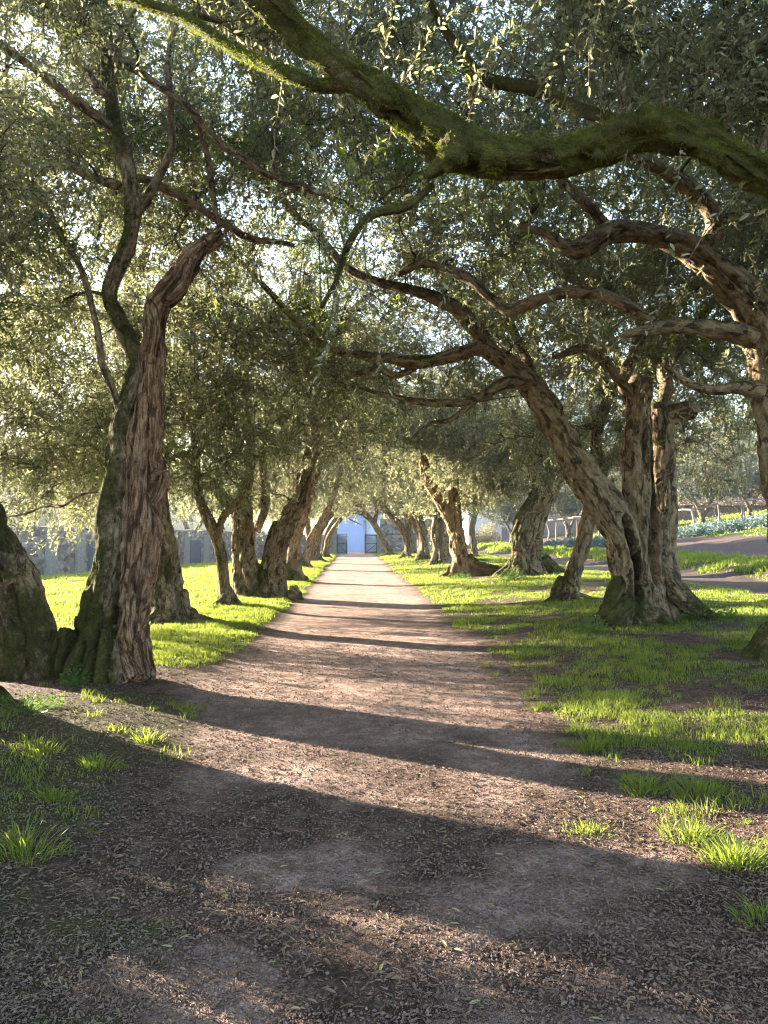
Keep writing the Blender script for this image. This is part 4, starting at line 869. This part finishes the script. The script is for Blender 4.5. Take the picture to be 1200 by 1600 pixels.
olive('R8', 'dark brown tree bowing left in a low arch right beside the gate', b19,
      [dict(p=[(612, 869, 0, 6.5), (602, 850, 0, 6), (592, 832, 0, 5.5), (583, 816, 0, 5.5), (572, 805, 0, 5), (560, 800, 0, 4.5), (545, 800, 0, 4), (533, 803, 0, 3)], m=.0),
       dict(p=[(585, 818, 0, 4), (588, 800, 0, 4), (586, 785, 0, 3.5), (590, 765, 0, 2.5)], m=.0)],
      limbs=[dict(p=[(572, 805, 0, 3.5), (566, 792, 0, 3), (548, 788, 0, 3), (530, 792, 0, 2)], m=0)],
      crown=C('tiny', RB, zmin=2.8), voxel=0, roots=5, rootr=.14, rootl=.5, seed=211)
olive('R9', 'ivy darkened tree filling the gap between the bowing tree and the Y shaped tree', (4.6, 60, 0),
      [dict(p=[('w', 4.6, 60, -.2, .5), ('w', 4.5, 60, 1.5, .4), ('w', 4.2, 60, 3.2, .3), ('w', 3.4, 60, 5, .15)], m=.3)],
      crown=C('tiny', RB + [(0.3, 0, 2.2, 1.2, 1.2, 1.4, 1.2)], zmin=.8), voxel=0, roots=5, rootr=.14, rootl=.5, seed=221)

# --- orchard beyond the field
for k, (px, Y, sc, sd, lab) in enumerate([
        (1105, 62, 1.0, 301, 'grey olive tree with a dark forked trunk in front of the tiled roof'),
        (1182, 66, .95, 302, 'grey olive tree with a leaning trunk, rightmost in front of the tiled roof'),
        (1075, 100, 1.5, 303, 'pale grey tree mass behind the tiled roof, left of its ridge'),
        (1150, 112, 1.7, 304, 'tall hazy grey tree behind the tiled roof, right of its ridge'),
        (890, 78, 1.0, 305, 'grey green olive tree leaning over the wooden pergola'),
        (960, 95, 1.3, 306, 'round grey olive tree behind the stout cleft tree'),
        (800, 88, 1.0, 307, 'grey olive tree standing to the right of the white building'),
        (1230, 80, 1.3, 308, 'grey olive tree mostly hidden behind the trunk at the right edge'),
        (1110, 150, 2.6, 310, 'tallest hazy tree on the hillside above the tiled roof'),
        (1190, 140, 2.5, 311, 'hazy tree on the hillside at the right, above the leaning grey olive'),
        (1045, 140, 2.3, 312, 'hazy tree on the hillside beside the broken trunk of the stout cleft tree'),
        (935, 130, 2.0, 313, 'hazy tree behind the thin crooked tree'),
        (860, 125, 1.8, 314, 'hazy tree behind the grey shed'),
        (40, 88, 2.0, 315, 'hazy tree beyond the rubble wall, farthest left'),
        (150, 92, 1.9, 316, 'hazy tree beyond the rubble wall, seen left of the mossy trunk'),
        (300, 98, 1.8, 317, 'hazy tree beyond the rubble wall, seen behind the slender young tree'),
        (1020, 125, 1.9, 309, 'far hazy tree on the slope behind the stout cleft tree')]):
    x = (px - 555) / F * Y
    olive('O%d' % k, lab, (x, Y, 0),
          [dict(p=[('w', x, Y, float(hgt(x, Y)) - .2, .35 * sc), ('w', x + .1, Y, float(hgt(x, Y)) + .9 * sc, .26 * sc), ('w', x - .5 * sc, Y, float(hgt(x, Y)) + 2.2 * sc, .18 * sc), ('w', x - 1.2 * sc, Y, float(hgt(x, Y)) + 3.4 * sc, .08)], m=-.2),
           dict(p=[('w', x, Y, float(hgt(x, Y)) + .7 * sc, .22 * sc), ('w', x + .7 * sc, Y, float(hgt(x, Y)) + 2.0 * sc, .16 * sc), ('w', x + 1.5 * sc, Y, float(hgt(x, Y)) + 3.2 * sc, .08)], m=-.2)],
          crown=C('far', [(-1.1 * sc, 0, 3.9 * sc, 2.7 * sc, 2.4 * sc, 1.9 * sc), (1.3 * sc, 0, 4.2 * sc, 2.6 * sc, 2.4 * sc, 2.0 * sc)], natt=int(200 * sc), ll=.2, lw=.065, tw=.8, mat='leaf_grey', zmin=1.7 * sc),
          voxel=0, roots=3, rootr=.14, rootl=.4, seed=sd, mat='twig', group='olive trees of the orchard beyond the field')
import sys; print('LEAVES', NLEAF[0])

# ------------------------------------------------------------------ grass, weeds, litter, pebbles
def blades(name, pos, hgts, wid, rng, lean=.35, hi=True, mat='grass'):
    N = len(pos); a = rng.uniform(0, 2 * np.pi, N); d = np.stack([np.cos(a), np.sin(a), 0 * a], 1)
    a2 = rng.uniform(0, 2 * np.pi, N); s = np.stack([np.cos(a2), np.sin(a2), 0 * a2], 1) * wid[:, None] * .5
    h = hgts[:, None]; ln = (lean * rng.uniform(.2, 1.6, N))[:, None]; up = np.array([0, 0, 1.0])
    m = pos + up * h * .55 + d * h * ln * .35; t = pos + up * h * (1 - .25 * ln) + d * h * ln
    v = np.clip(rng.beta(2, 2, N) + .2 * noise(pos[:, 0] * 1.3, pos[:, 1] * 1.3, 3), 0, 1)
    if hi:
        V = np.stack([pos - s, pos + s, m + s * .8, m - s * .8, t], 1).reshape(-1, 3); b = np.arange(N)[:, None] * 5
        pol = [b + [0, 1, 2, 3], b + [3, 2, 4]]; fv = np.concatenate([v, v])
    else:
        V = np.stack([pos - s, pos + s, t], 1).reshape(-1, 3); b = np.arange(N)[:, None] * 3
        pol = [b + [0, 1, 2]]; fv = v
    return V, pol, fv

def scatter(rng, n, x0, x1, y0, y1, p=1.0):
    """more points near y0: density ~ y^-p"""
    u = rng.random(n)
    if abs(p - 1) < 1e-6: y = y0 * (y1 / y0) ** u
    else: y = (y0 ** (1 - p) + u * (y1 ** (1 - p) - y0 ** (1 - p))) ** (1 / (1 - p))
    x = rng.uniform(x0, x1, n); return x, y

def grass_field(name, n, x0, x1, y0, y1, seed, p=1.3, h0=.085, w0=.006, pw=1.0, thr=.25, clump=True, label=None):
    rng = np.random.default_rng(seed)
    x, y = scatter(rng, n, x0, x1, y0, y1, p)
    if x0 < -6: x = -(2.2 + (abs(x0) - 2.2) * rng.random(n) ** 1.0)
    if clump:
        k = rng.integers(0, n // 9 + 1, n); x = x[k] + rng.normal(size=n) * .035 * np.maximum(1, y[k] / 9); y = y[k] + rng.normal(size=n) * .035 * np.maximum(1, y[k] / 9)
    pxs = 555 + x / np.maximum(y, .5) * F
    g = grass_cover(x, y)
    ok = (g > thr + rng.random(n) * .35) & (pxs > -140) & (pxs < 1340)
    x, y, g = x[ok], y[ok], g[ok]; sc = np.maximum(1, y / 9) ** pw
    pos = np.stack([x, y, hgt(x, y) - .004], 1)
    h = h0 * (.4 + .8 * g) * rng.uniform(.35, 1.3, len(x)) * (1 + .55 * fbm(x * 2.3, y * 2.3, 41.0, 2)).clip(.35, 2) * np.maximum(1, y / 14) ** .35
    V, pol, fv = blades(name, pos, h, w0 * rng.uniform(.7, 1.3, len(x)) * sc, rng, .55, True)
    o = mesh(name, V, pol, M['grass'], face_attr={'v': fv}); o['kind'] = 'stuff'
    print(name, len(x)); return o

grass_field('lawn_grass', 230000, -17, -2.2, 7.4, 50, 1, p=1.5, h0=.06)
grass_field('verge_grass', 110000, -3.2, -1.2, 6.5, 70, 2, p=1.2, h0=.058)
grass_field('verge_grass', 300000, 1.5, 9.3, 3.0, 70, 3, p=1.5, h0=.06, thr=.2)
grass_field('verge_grass', 26000, -4.6, -1.0, 3.0, 8.6, 6, p=1.2, h0=.07, thr=.22)
grass_field('bank_grass', 60000, 11, 15.2, 14, 80, 4, p=1.0, h0=.16, w0=.012)
grass_field('slope_grass', 16000, 23.5, 60, 30, 100, 5, p=1.0, h0=.10, w0=.02)

def small_tufts(m, x0, x1, y0, y1, seed, h):
    rng = np.random.default_rng(seed); n = m * 45; cx, cyy = scatter(rng, m, x0, x1, y0, y1, 1.2)
    k = rng.integers(0, m, n); sz = rng.uniform(.3, 1.3, m)[k]
    x = cx[k] + rng.normal(size=n) * .05 * sz; y = cyy[k] + rng.normal(size=n) * .045 * sz
    V, pol, fv = blades('', np.stack([x, y, hgt(x, y) - .004], 1), h * sz * rng.uniform(.3, 1.2, n), .005 * rng.uniform(.6, 1.3, n), rng, .7, True)
    mesh('sparse_grass', V, pol, M['grass'], face_attr={'v': fv})['kind'] = 'stuff'
small_tufts(150, 1.55, 4.2, 3.6, 9, 61, .1)
small_tufts(34, -3.0, -1.25, 3.7, 8, 62, .08)
def tuft(px, py, r, h, n, label, seed):
    rng = np.random.default_rng(seed); c = G(px, py)
    a = rng.uniform(0, 2 * np.pi, n); q = r * np.sqrt(rng.random(n)) * .6
    x, y = c[0] + np.cos(a) * q, c[1] + np.sin(a) * q
    n = int(n * 1.7); a = rng.uniform(0, 2 * np.pi, n); q = r * 1.25 * rng.random(n) ** .8 * .6; x, y = c[0] + np.cos(a) * q, c[1] + np.sin(a) * q * .8
    pos = np.stack([x, y, hgt(x, y) - .01], 1); hh = h * rng.uniform(.2, 1.0, n) * (1.1 - .5 * q / r)
    d = np.stack([np.cos(a), np.sin(a), 0 * a], 1) * (.25 + q / r)[:, None] + rng.normal(size=(n, 3)) * .25; d[:, 2] = 0
    a2 = rng.uniform(0, 2 * np.pi, n); s = np.stack([np.cos(a2), np.sin(a2), 0 * a2], 1) * (.0026 * rng.uniform(.6, 1.4, n))[:, None]
    k = [0, .4, .75, 1.0]; pts = []
    for t in k: pts.append(pos + np.array([0, 0, 1.0]) * (hh * (t - .28 * t ** 3))[:, None] + d * (hh * .9 * t ** 1.7)[:, None])
    V = np.stack([pts[0] - s, pts[0] + s, pts[1] + s, pts[1] - s, pts[2] + s * .7, pts[2] - s * .7, pts[3]], 1).reshape(-1, 3)
    b = np.arange(n)[:, None] * 7; v = rng.beta(2, 2, n)
    o = mesh('grass_tuft', V, [np.concatenate([b + [0, 1, 2, 3], b + [3, 2, 4, 5]]), b + [5, 4, 6]], M['grass'], face_attr={'v': np.concatenate([v, v, v])}, loc=c)
    tag(o, label, 'grass tuft', 'grass tufts on bare soil')

for k, a in enumerate([
        (35, 1335, .24, .21, 150, 'long bladed grass tuft at the left edge, lowest of the tufts on that side'),
        (152, 1200, .17, .15, 130, 'shaded grass tuft on mossy soil right of the root mound'),
        (82, 1250, .16, .13, 110, 'small grass tuft on shaded soil above the lowest left edge tuft'),
        (62, 1175, .22, .15, 140, 'wide dark tuft just below the mossy root mound'),
        (232, 1158, .15, .12, 90, 'sunlit grass tuft on brown soil in front of the double trunk'),
        (294, 1112, .12, .14, 60, 'lone grass tuft in the dark shadow right of the dead wood trunk'),
        (1005, 1238, .17, .17, 170, 'bright grass tuft left of the tuft group at the right, edge of the bare path'),
        (1150, 1350, .2, .19, 200, 'large grass tuft lowest at the right, beside fallen leaves'),
        (918, 1300, .2, .08, 120, 'flat grey green grass patch alone on the path at right'),
        (925, 1172, .16, .17, 160, 'bright upright grass tuft standing in the long trunk shadow at right'),
        (1092, 1240, .26, .15, 220, 'broad sunlit grass tuft in the middle of the right verge'),
        (1195, 1440, .14, .15, 90, 'tuft cut by the right frame edge, below the large tuft'),
        (1080, 1310, .2, .14, 150, 'grass tuft between the broad sunlit tuft and the large lowest tuft'),
        (845, 1108, .16, .12, 130, 'sunlit tuft at the path edge, farthest from the camera of the right hand tufts'),
        (905, 1145, .16, .13, 120, 'tuft just up the path from the bright upright tuft')]):
    tuft(*a, 500 + k)

def weed(px, py, r, h, n, label, seed, mat='weed', size=.03, name='weed_plant', cat='weed', group='leafy weeds at the tree feet', base=None, nb=0):
    rng = np.random.default_rng(seed); c = G(px, py) if base is None else np.array(base, float)
    a = rng.uniform(0, 2 * np.pi, n); q = r * np.sqrt(rng.random(n))
    x, y = c[0] + np.cos(a) * q, c[1] + np.sin(a) * q
    z = hgt(x, y) + h * rng.random(n) ** .7 * np.sqrt(np.maximum(.05, 1 - (q / r) ** 2)) + .01
    d = nrm(np.stack([np.cos(a), np.sin(a), 0 * a + .3], 1) + rng.normal(size=(n, 3)) * .6)
    up = nrm(np.array([0, 0, 1.0]) + rng.normal(size=(n, 3)) * .5); sz = size * rng.uniform(.6, 1.3, n)
    pos = np.stack([x, y, z], 1)
    V, pol = leaves_mesh(pos, d, up, sz, sz * .75, True); v = rng.random(n)
    root = np.array([c[0], c[1], float(hgt(c[0], c[1])) - .03]) + rng.normal(size=(n, 3)) * np.array([.02, .02, .004])
    sd = nrm(np.cross(pos - root, rand_unit(rng, n))) * (.0022 if size < .1 else .006)
    k0 = len(V); i = np.arange(n)[:, None] * 4 + k0
    V = np.concatenate([V, np.stack([root - sd, root + sd, pos + sd * .6, pos - sd * .6], 1).reshape(-1, 3)])
    o = mesh(name, V, [np.concatenate([pol[0], i + [0, 1, 2, 3]])], M[mat], face_attr={'v': np.concatenate([v, v, v])}, loc=c)
    return tag(o, label, cat, group)
for k, a in enumerate([(925, 990, .25, .28, 260, 'leafy weeds at the left foot of the stout cleft tree'),
                       (800, 905, .45, .4, 320, 'dark leafy weeds at the foot of the leaning trunk pair'),
                       (1105, 965, .5, .22, 260, 'weeds over the long right hand root of the stout cleft tree'),
                       (118, 1072, .16, .2, 130, 'small round leaved weeds among the roots of the double trunk'),
                       (265, 968, .4, .2, 200, 'round leaved weeds at the foot of the dark mossy leaning trunk'),
                       (40, 1112, .3, .14, 160, 'low dark weeds on the mossy root mound at the left edge'),
                       (720, 905, .4, .25, 180, 'pale weeds at the foot of the orange tan tree')]):
    weed(*a, 600 + k, size=.045 if a[1] < 985 else .034)

def litter(n, seed):
    rng = np.random.default_rng(seed); x, y = scatter(rng, n, -4.2, 5.5, 1.9, 13, 1.7)
    l, r = path_edges(y)
    nz = fbm(x * 1.1, y * 1.1, 21.0, 3)
    w = .62 + .5 * sstep(.2, 1.0, np.abs(x - .3) - .4) + .35 * nz
    w += 1.1 * np.exp(-((x - 1.9) / .8) ** 2) * (y < 5)
    pxs = 555 + x / y * F
    ok = (w > rng.random(n) * 1.35) & (pxs > -60) & (pxs < 1260)
    x, y = x[ok], y[ok]; N = len(x)
    a = rng.uniform(0, 2 * np.pi, N); d = nrm(np.stack([np.cos(a), np.sin(a), rng.normal(size=N) * .18], 1))
    up = nrm(np.array([0, 0, 1.0]) + rng.normal(size=(N, 3)) * .4)
    sz = (.014 + .032 * rng.random(N) ** 1.5) * np.maximum(1, y / 6) ** .4
    pos = np.stack([x, y, hgt(x, y) + .006 + rng.random(N) * .008 - d[:, 2] * sz * .5], 1) - d * sz[:, None] * .5
    V, pol = leaves_mesh(pos, d, up, sz, sz * rng.uniform(.13, .3, N), True); v = rng.random(N) ** 1.6
    o = mesh('leaf_litter', V, pol, M['litter'], face_attr={'v': np.concatenate([v, v])}); o['kind'] = 'stuff'
    # a few fresh yellow and green fallen leaves
    m = 160; x, y = scatter(rng, m, -1.5, 2.4, 2.2, 6, 1.5); a = rng.uniform(0, 6.3, m)
    d = nrm(np.stack([np.cos(a), np.sin(a), rng.normal(size=m) * .1], 1)); up = nrm(np.array([0, 0, 1.0]) + rng.normal(size=(m, 3)) * .3)
    V, pol = leaves_mesh(np.stack([x, y, hgt(x, y) + .012], 1), d, up, rng.uniform(.035, .055, m), rng.uniform(.009, .014, m), True); v = rng.random(m)
    o = mesh('fallen_green_leaf', V, pol, M['leaf_fall'], face_attr={'v': np.concatenate([v, v])}); o['kind'] = 'stuff'; o.name = 'fresh_leaf_litter'
M['leaf_fall'] = leaf_mat('fallen_fresh_leaf', (.10, .12, .03), (.40, .30, .05), (.25, .24, .12), (.3, .3, .05), .15)
litter(130000, 9)

def pebbles(n, seed):
    rng = np.random.default_rng(seed); x, y = scatter(rng, n, -3.2, 3.8, 1.9, 11, 2.2)
    pxs = 555 + x / y * F; nz = fbm(x * 1.5, y * 1.5, 31.0, 2)
    ok = (pxs > -50) & (pxs < 1250) & (nz > -1.0 + rng.random(n) * .5); x, y = x[ok], y[ok]; N = len(x)
    o8 = np.array([(1, 0, 0), (0, 1, 0), (-1, 0, 0), (0, -1, 0), (0, 0, 1), (0, 0, -1)], float)
    f8 = np.array([(0, 1, 4), (1, 2, 4), (2, 3, 4), (3, 0, 4), (1, 0, 5), (2, 1, 5), (3, 2, 5), (0, 3, 5)])
    s = (.0028 + .0065 * rng.random(N) ** 3) * np.maximum(1, y / 5) ** .5
    v = o8[None] * (s[:, None] * rng.uniform(.6, 1.3, (N, 3)))[:, None] * rng.uniform(.7, 1.25, (N, 6, 1))
    a = rng.uniform(0, 6.3, N); ca, sa = np.cos(a)[:, None], np.sin(a)[:, None]
    v = np.stack([v[..., 0] * ca - v[..., 1] * sa, v[..., 0] * sa + v[..., 1] * ca, v[..., 2]], -1)
    v += np.stack([x, y, hgt(x, y) + .002 + s * .3], 1)[:, None]
    o = mesh('gravel', v.reshape(-1, 3), [(np.arange(N)[:, None, None] * 6 + f8).reshape(-1, 3)], M['pebble'], smooth=False); o['kind'] = 'stuff'
    # thin broken twigs
    m = 500; x, y = scatter(rng, m, -3, 4, 2, 8, 1.6); a = rng.uniform(0, 6.3, m); L = rng.uniform(.04, .16, m)
    z = hgt(x, y) + .01
    p0 = np.stack([x, y, z], 1); dd = np.stack([np.cos(a), np.sin(a), rng.normal(size=m) * .08], 1) * L[:, None]
    pts = np.stack([p0, p0 + dd * .5 + rng.normal(size=(m, 3)) * .006, p0 + dd], 1)
    V, Q, bc = tubes_batch(pts, np.full((m, 3), .002) * rng.uniform(.6, 1.3, (m, 1)), 4)
    o = mesh('twig_litter', V, [Q], M['twig'], point_attr={'bc': bc, 'moss': np.zeros(len(V))}); o['kind'] = 'stuff'
pebbles(110000, 10)

# ------------------------------------------------------------------ walls, gate, buildings, fences
def zg(x, y): return float(hgt(x, y))
wa, wb = np.array([-22.8, 14.8]), np.array([-9.1, 73.2])
wdir = nrm(wb - wa); wl = np.linalg.norm(wb - wa); wang = math.atan2(wdir[1], wdir[0])
def wall_hit(px):
    k = (px - 555) / F; t = (k * wa[1] - wa[0]) / (wdir[0] - k * wdir[1]); return wa + wdir * t
w = empty('stone_wall', (*wa, zg(*wa)), 'long rubble stone wall with pale granite posts behind the left lawn', 'wall')
mb = MB(); rng = np.random.default_rng(3)
n = 60; pts = [wa + wdir * wl * i / n for i in range(n + 1)]; nv = np.array([-wdir[1], wdir[0]])
V = []
for p in pts:
    zb = zg(*p) - .3; zt = 2.15 + .07 * float(noise(p[1] * .8, 2.0))
    for sgn, z in ((-.2, zb), (-.2, zt), (.2, zt), (.2, zb)): V.append([*(p + nv * sgn), z])
i = np.arange(n)[:, None] * 4; j = np.arange(4)[None]
mb.add(V, np.stack([i + j, i + (j + 1) % 4, i + 4 + (j + 1) % 4, i + 4 + j], -1).reshape(-1, 4), [(0, 3, 2, 1), (4 * n, 4 * n + 1, 4 * n + 2, 4 * n + 3)])
mb.build('masonry', M['stone'], w)
for px, wd, hh, mt in [(83, .5, 2.2, 'granite'), (127, .42, 2.0, 'granite'), (270, .4, 2.0, 'granite'), (290, .4, 2.0, 'granite'), (320, .5, 2.0, 'granite')]:
    p = wall_hit(px); MB().box((p[0], p[1], zg(*p) + (hh + 1.45) / 2 - .1), (wd * 2.0, .62, hh + 1.65), wang).build('post', M[mt], w)
for px, wd in [(152, 1.0), (303, 1.3)]:
    p = wall_hit(px) - nv * .0
    d = MB().box((*(p - nv * -.0), zg(*p) + 1.5), (wd * 1.7, .50, 3.0), wang).build('door', M['blue_door'], w)

# end wall and gate
ew = empty('boundary_wall', (0, 72, 0), 'grey stone boundary wall across the far end of the path', 'wall')
for x0, x1 in ((-14, -2.0), (2.35, 7.5)):
    MB().box(((x0 + x1) / 2, 72, zg(.5 * (x0 + x1), 72) + .9), (x1 - x0, .45, 4.6)).build('masonry', M['stone'], ew)
for x in (-1.95, 2.3):
    mb = MB().box((x, 71.95, 1.1), (.42, .6, 2.5)).box((x, 71.95, 2.42), (.56, .74, .14)); mb.build('gate_pier', M['granite'], ew)
def gate_leaf(hx, ang, sgn, label):
    gt = empty('gate_leaf', (hx, 71.6, 0), label, 'gate', 'iron gate leaves at the end of the path')
    L = 1.75; d = np.array([math.cos(ang) * sgn, -math.sin(ang)]); z0 = zg(0, 71) + .06
    def pt(s, z): return (hx + d[0] * s, 71.6 + d[1] * s, z)
    rz = math.atan2(d[1], d[0])
    mb = MB()
    for z in (z0 + .08, z0 + .95, z0 + 1.75): c = pt(L / 2, z); mb.box(c, (L, .05, .06), rz)
    for s in (.0, L): c = pt(s, z0 + .92); mb.box(c, (.07, .07, 1.85), rz)
    mb.build('frame', M['gate'], gt)
    for k in range(1, 12):
        c = pt(L * k / 12, z0 + .95); MB().box(c, (.045, .045, 1.9), rz).build('bar', M['gate'], gt)
    c = pt(L / 2, z0 + .5); MB().box(c, (math.hypot(L, .85), .03, .05), rz, tilt=(0, math.atan2(.85, L) * 1, 0)).build('brace', M['gate'], gt)
gate_leaf(-1.72, R(58), 1, 'dark green barred gate leaf swung open on the left of the white wall tinted blue for shade')
gate_leaf(2.08, R(50), -1, 'dark green barred gate leaf swung open on the right of the white wall tinted blue for shade')
bh = empty('house', (0, 84, 0), 'white house closing the view beyond the open gate, its walls tinted blue for shade', 'house')
MB().box((-.6, 84, 2.0), (3.4, 5, 4.6)).build('wall', M['blue_shade_wall'], bh)
MB().box((2.1, 84.3, 2.1), (2.0, 5, 4.6)).build('wall', M['blue_shade_pale'], bh)
MB().box((1.18, 81.4, 2.0), (.14, .2, 4.6)).build('corner_trim', M['granite'], bh)
mb = MB(); mb.add([(-2.6, 81, 4.4), (3.4, 81, 4.4), (3.4, 84.2, 5.8), (-2.6, 84.2, 5.8), (-2.6, 87.4, 4.4), (3.4, 87.4, 4.4), (-2.6, 81, 4.3), (3.4, 81, 4.3)], [(0, 1, 2, 3), (3, 2, 5, 4), (6, 7, 1, 0)]); mb.build('roof', M['roof'], bh)

# farmhouse with tiled roof
def tiled_roof(x0, x1, y0, z0, y1, z1, name, parent):
    nx = int((x1 - x0) / .09); rows = 16
    xs = np.linspace(x0, x1, nx); V = []
    for k in range(rows):
        for e in (0, 1):
            t = (k + e) / rows; z = z0 + (z1 - z0) * t + (.06 if e == 0 else -.0); y = y0 + (y1 - y0) * t
            V.append(np.stack([xs, np.full(nx, y) + .03 * noise(xs * 3, k), z + .085 * np.abs(np.sin(xs * np.pi / .42 + .0)) + .02 * noise(xs * 1.2, k * 1.0)], 1))
    V = np.concatenate(V); i = np.arange(2 * rows - 1)[:, None] * nx + np.arange(nx - 1)[None]
    Q = np.stack([i, i + 1, i + nx + 1, i + nx], -1).reshape(-1, 4)
    return mesh(name, V, [Q], M['roof'], parent)
fx0, fx1, fy = 31, 62, 86
fz = 4.35
fh = empty('farmhouse', (45, fy, fz), 'low stone farmhouse with a wide weathered terracotta tile roof beyond the orchard', 'farmhouse')
MB().box(((fx0 + fx1) / 2, fy + 3.5, fz - 0.2), (fx1 - fx0, 7, 3.0)).build('wall', M['farm_stone'], fh)
tiled_roof(fx0 - .5, fx1 + .5, fy - .5, fz + .95, fy + 5.6, fz + 3.3, 'roof', fh)
MB().box((43.5, fy + 4.2, fz + 3.0), (1.5, 1.2, 1.9)).box((43.5, fy + 4.2, fz + 4.0), (1.75, 1.45, .15)).build('chimney', M['white_wall'], fh)

# trellis fence of weathered posts
tf = empty('trellis_fence', (27, 60, zg(27, 60)), 'weathered grey post and rail trellis in front of the tiled roof', 'fence')
prev = None; rng = np.random.default_rng(8); tops = []
for px, Y in [(1020, 63), (1062, 62), (1093, 58), (1134, 63), (1171, 59), (1215, 63)]:
    x = (px - 555) / F * Y; z = zg(x, Y); top = np.array([x + rng.normal() * .08, Y, z + 1.75 + .1 * rng.normal()]); tops.append(top)
    MB().tube([(x, Y, z - .2), (x + .03, Y, z + .9), top], [.13 if px == 1093 else .085, .09, .08], 8, .1, px).build('post', M['old_wood'], tf)
    MB().tube([(x + .5, Y + .2, z - .1), (x + .25, Y + .1, z + .9), top - [0, 0, .15]], [.04, .04, .035], 6, .1, px).build('brace', M['old_wood'], tf)
for k in range(len(tops) - 1):
    m = (tops[k] + tops[k + 1]) / 2 + np.array([0, 0, .08 * rng.normal()])
    MB().tube([tops[k] + [0, 0, .02], m, tops[k + 1] + [0, 0, .02]], [.06, .055, .06], 7, .1, k).build('rail', M['old_wood'], tf)
    MB().tube([tops[k] - [0, 0, .85], m - [0, 0, .95], tops[k + 1] - [0, 0, .85]], [.012, .012, .012], 4).build('wire', M['wire'], tf)

# pergola
pg = empty('pergola', (22, 75, zg(22, 75)), 'rustic wooden pergola with crooked posts and poles seen between the two leaning trees', 'pergola')
for px, Y in [(858, 72), (872, 75), (888, 72), (905, 75), (922, 72), (940, 75), (956, 72)]:
    x = (px - 555) / F * Y; z = zg(x, Y)
    MB().tube([(x, Y, z - .2), (x + rng.normal() * .12, Y, z + 1.0), (x + rng.normal() * .1, Y, z + 2.1)], [.09, .075, .07], 7, .15, px).build('post', M['dark_wood'] if px % 2 else M['old_wood'], pg)
for Y, zz in ((72, 2.1), (75, 2.2), (73.5, 2.25)):
    x0, x1 = (850 - 555) / F * Y, (968 - 555) / F * Y
    MB().tube([(x0 + (x1 - x0) * t, Y, zg(x0 + (x1 - x0) * t, Y) + zz + .05 * rng.normal()) for t in np.linspace(0, 1, 7)], [.06] * 7, 7, .1, Y).build('pole', M['old_wood'], pg)
for k in range(7):
    x = (858 + 16 * k - 555) / F * 73.5
    MB().tube([(x, 71.4, zg(x, 72) + 2.25), (x + .1, 75.6, zg(x, 75) + 2.3)], [.04, .04], 6).build('crosspole', M['old_wood'], pg)

sh = empty('farm_shed', (27, 96, zg(27, 96)), 'grey rendered shed wall behind the wooden pergola', 'shed')
MB().box((27.5, 97, zg(27, 96) + .9), (11, 5, 3.2)).build('wall', M['granite'], sh)
tiled_roof(21.6, 33.4, 94.2, zg(27, 96) + 2.5, 99, zg(27, 96) + 4.0, 'roof', sh)
wh = empty('white_building', (18, 93, zg(18, 93)), 'sunlit white building seen between the orange tan tree and the leaning pair', 'building')
MB().box((17.4, 96, zg(17, 95) + 2.1), (6.2, 6, 4.8)).build('wall', M['white_wall'], wh)
MB().box((17.4, 96, zg(17, 95) + 4.6), (6.7, 6.6, .25)).build('roof', M['roof'], wh)
MB().box((19.0, 92.96, zg(17, 95) + 1.0), (.9, .1, 2.0)).build('door', M['granite'], wh)

# glaucous vegetable / santolina clumps along the field edge
k = 0
for px, py, wdt in [(1048, 832, 1.2), (1066, 829, 1.0), (1092, 826, 1.3), (1108, 822, 1.4), (1128, 822, 1.3), (1148, 820, 1.2), (1166, 819, 1.3), (1186, 816, 1.4), (1206, 815, 1.4), (868, 834, 1.0), (886, 832, 1.2), (902, 832, 1.3), (935, 830, 1.2)]:
    Y = 54 + 2 * math.sin(k * 2.1); x = (px - 555) / F * Y
    b = (x, Y, zg(x, Y)); rr = wdt * .8
    weed(0, 0, rr, rr * .75, 420, 'blue green leafy clump in the row along the top of the ploughed field', 700 + k, 'cabbage', .22, 'garden_plant', 'plant', 'blue green clumps along the ploughed field', b); k += 1
x = (762 - 555) / F * 80
weed(0, 0, 1.5, 2.6, 900, 'straw coloured bush in front of the white building', 790, 'shrub', .22, 'dry_bush', 'bush', None, (x, 80, zg(x, 80)))

# bracket fungi on the leaning left trunk
def fungus(px, py, Y, r, label, seed):
    rng = np.random.default_rng(seed); c = P(px, py, Y); mb = MB()
    for k in range(3):
        th = np.linspace(-1.7, 1.7, 12); q = c + rng.normal(size=3) * np.array([.03, .01, .03])
        top = np.stack([q[0] + np.sin(th) * r, q[1] - np.cos(th) * r * .9, q[2] + 0 * th], 1); bot = top * .6 + q * .4 - np.array([0, 0, r * .45])
        V = np.concatenate([top, bot, [q + [0, .02, .015], q + [0, .02, -r * .5]]]); i = np.arange(11)
        mb.add(V, np.stack([i, i + 12, i + 13, i + 1], 1), np.concatenate([np.stack([np.full(11, 24), i, i + 1], 1), np.stack([np.full(11, 25), i + 13, i + 12], 1)]))
    o = mb.build('bracket_fungus', M['fungus'], smooth=True, loc=c); tag(o, label, 'fungus', 'bracket fungi on the leaning trunk')

# ------------------------------------------------------------------ the air
hz = MB().box((0, 195, 29), (420, 470, 66)); b = NB('haze'); pv = b.node('ShaderNodeVolumePrincipled')
pv.inputs['Color'].default_value = (.92, .95, 1, 1); pv.inputs['Density'].default_value = .00025; pv.inputs['Anisotropy'].default_value = .35
b.l.new(pv.outputs[0], b.out.inputs['Volume'])
hz.build('haze', b.m)['kind'] = 'stuff'
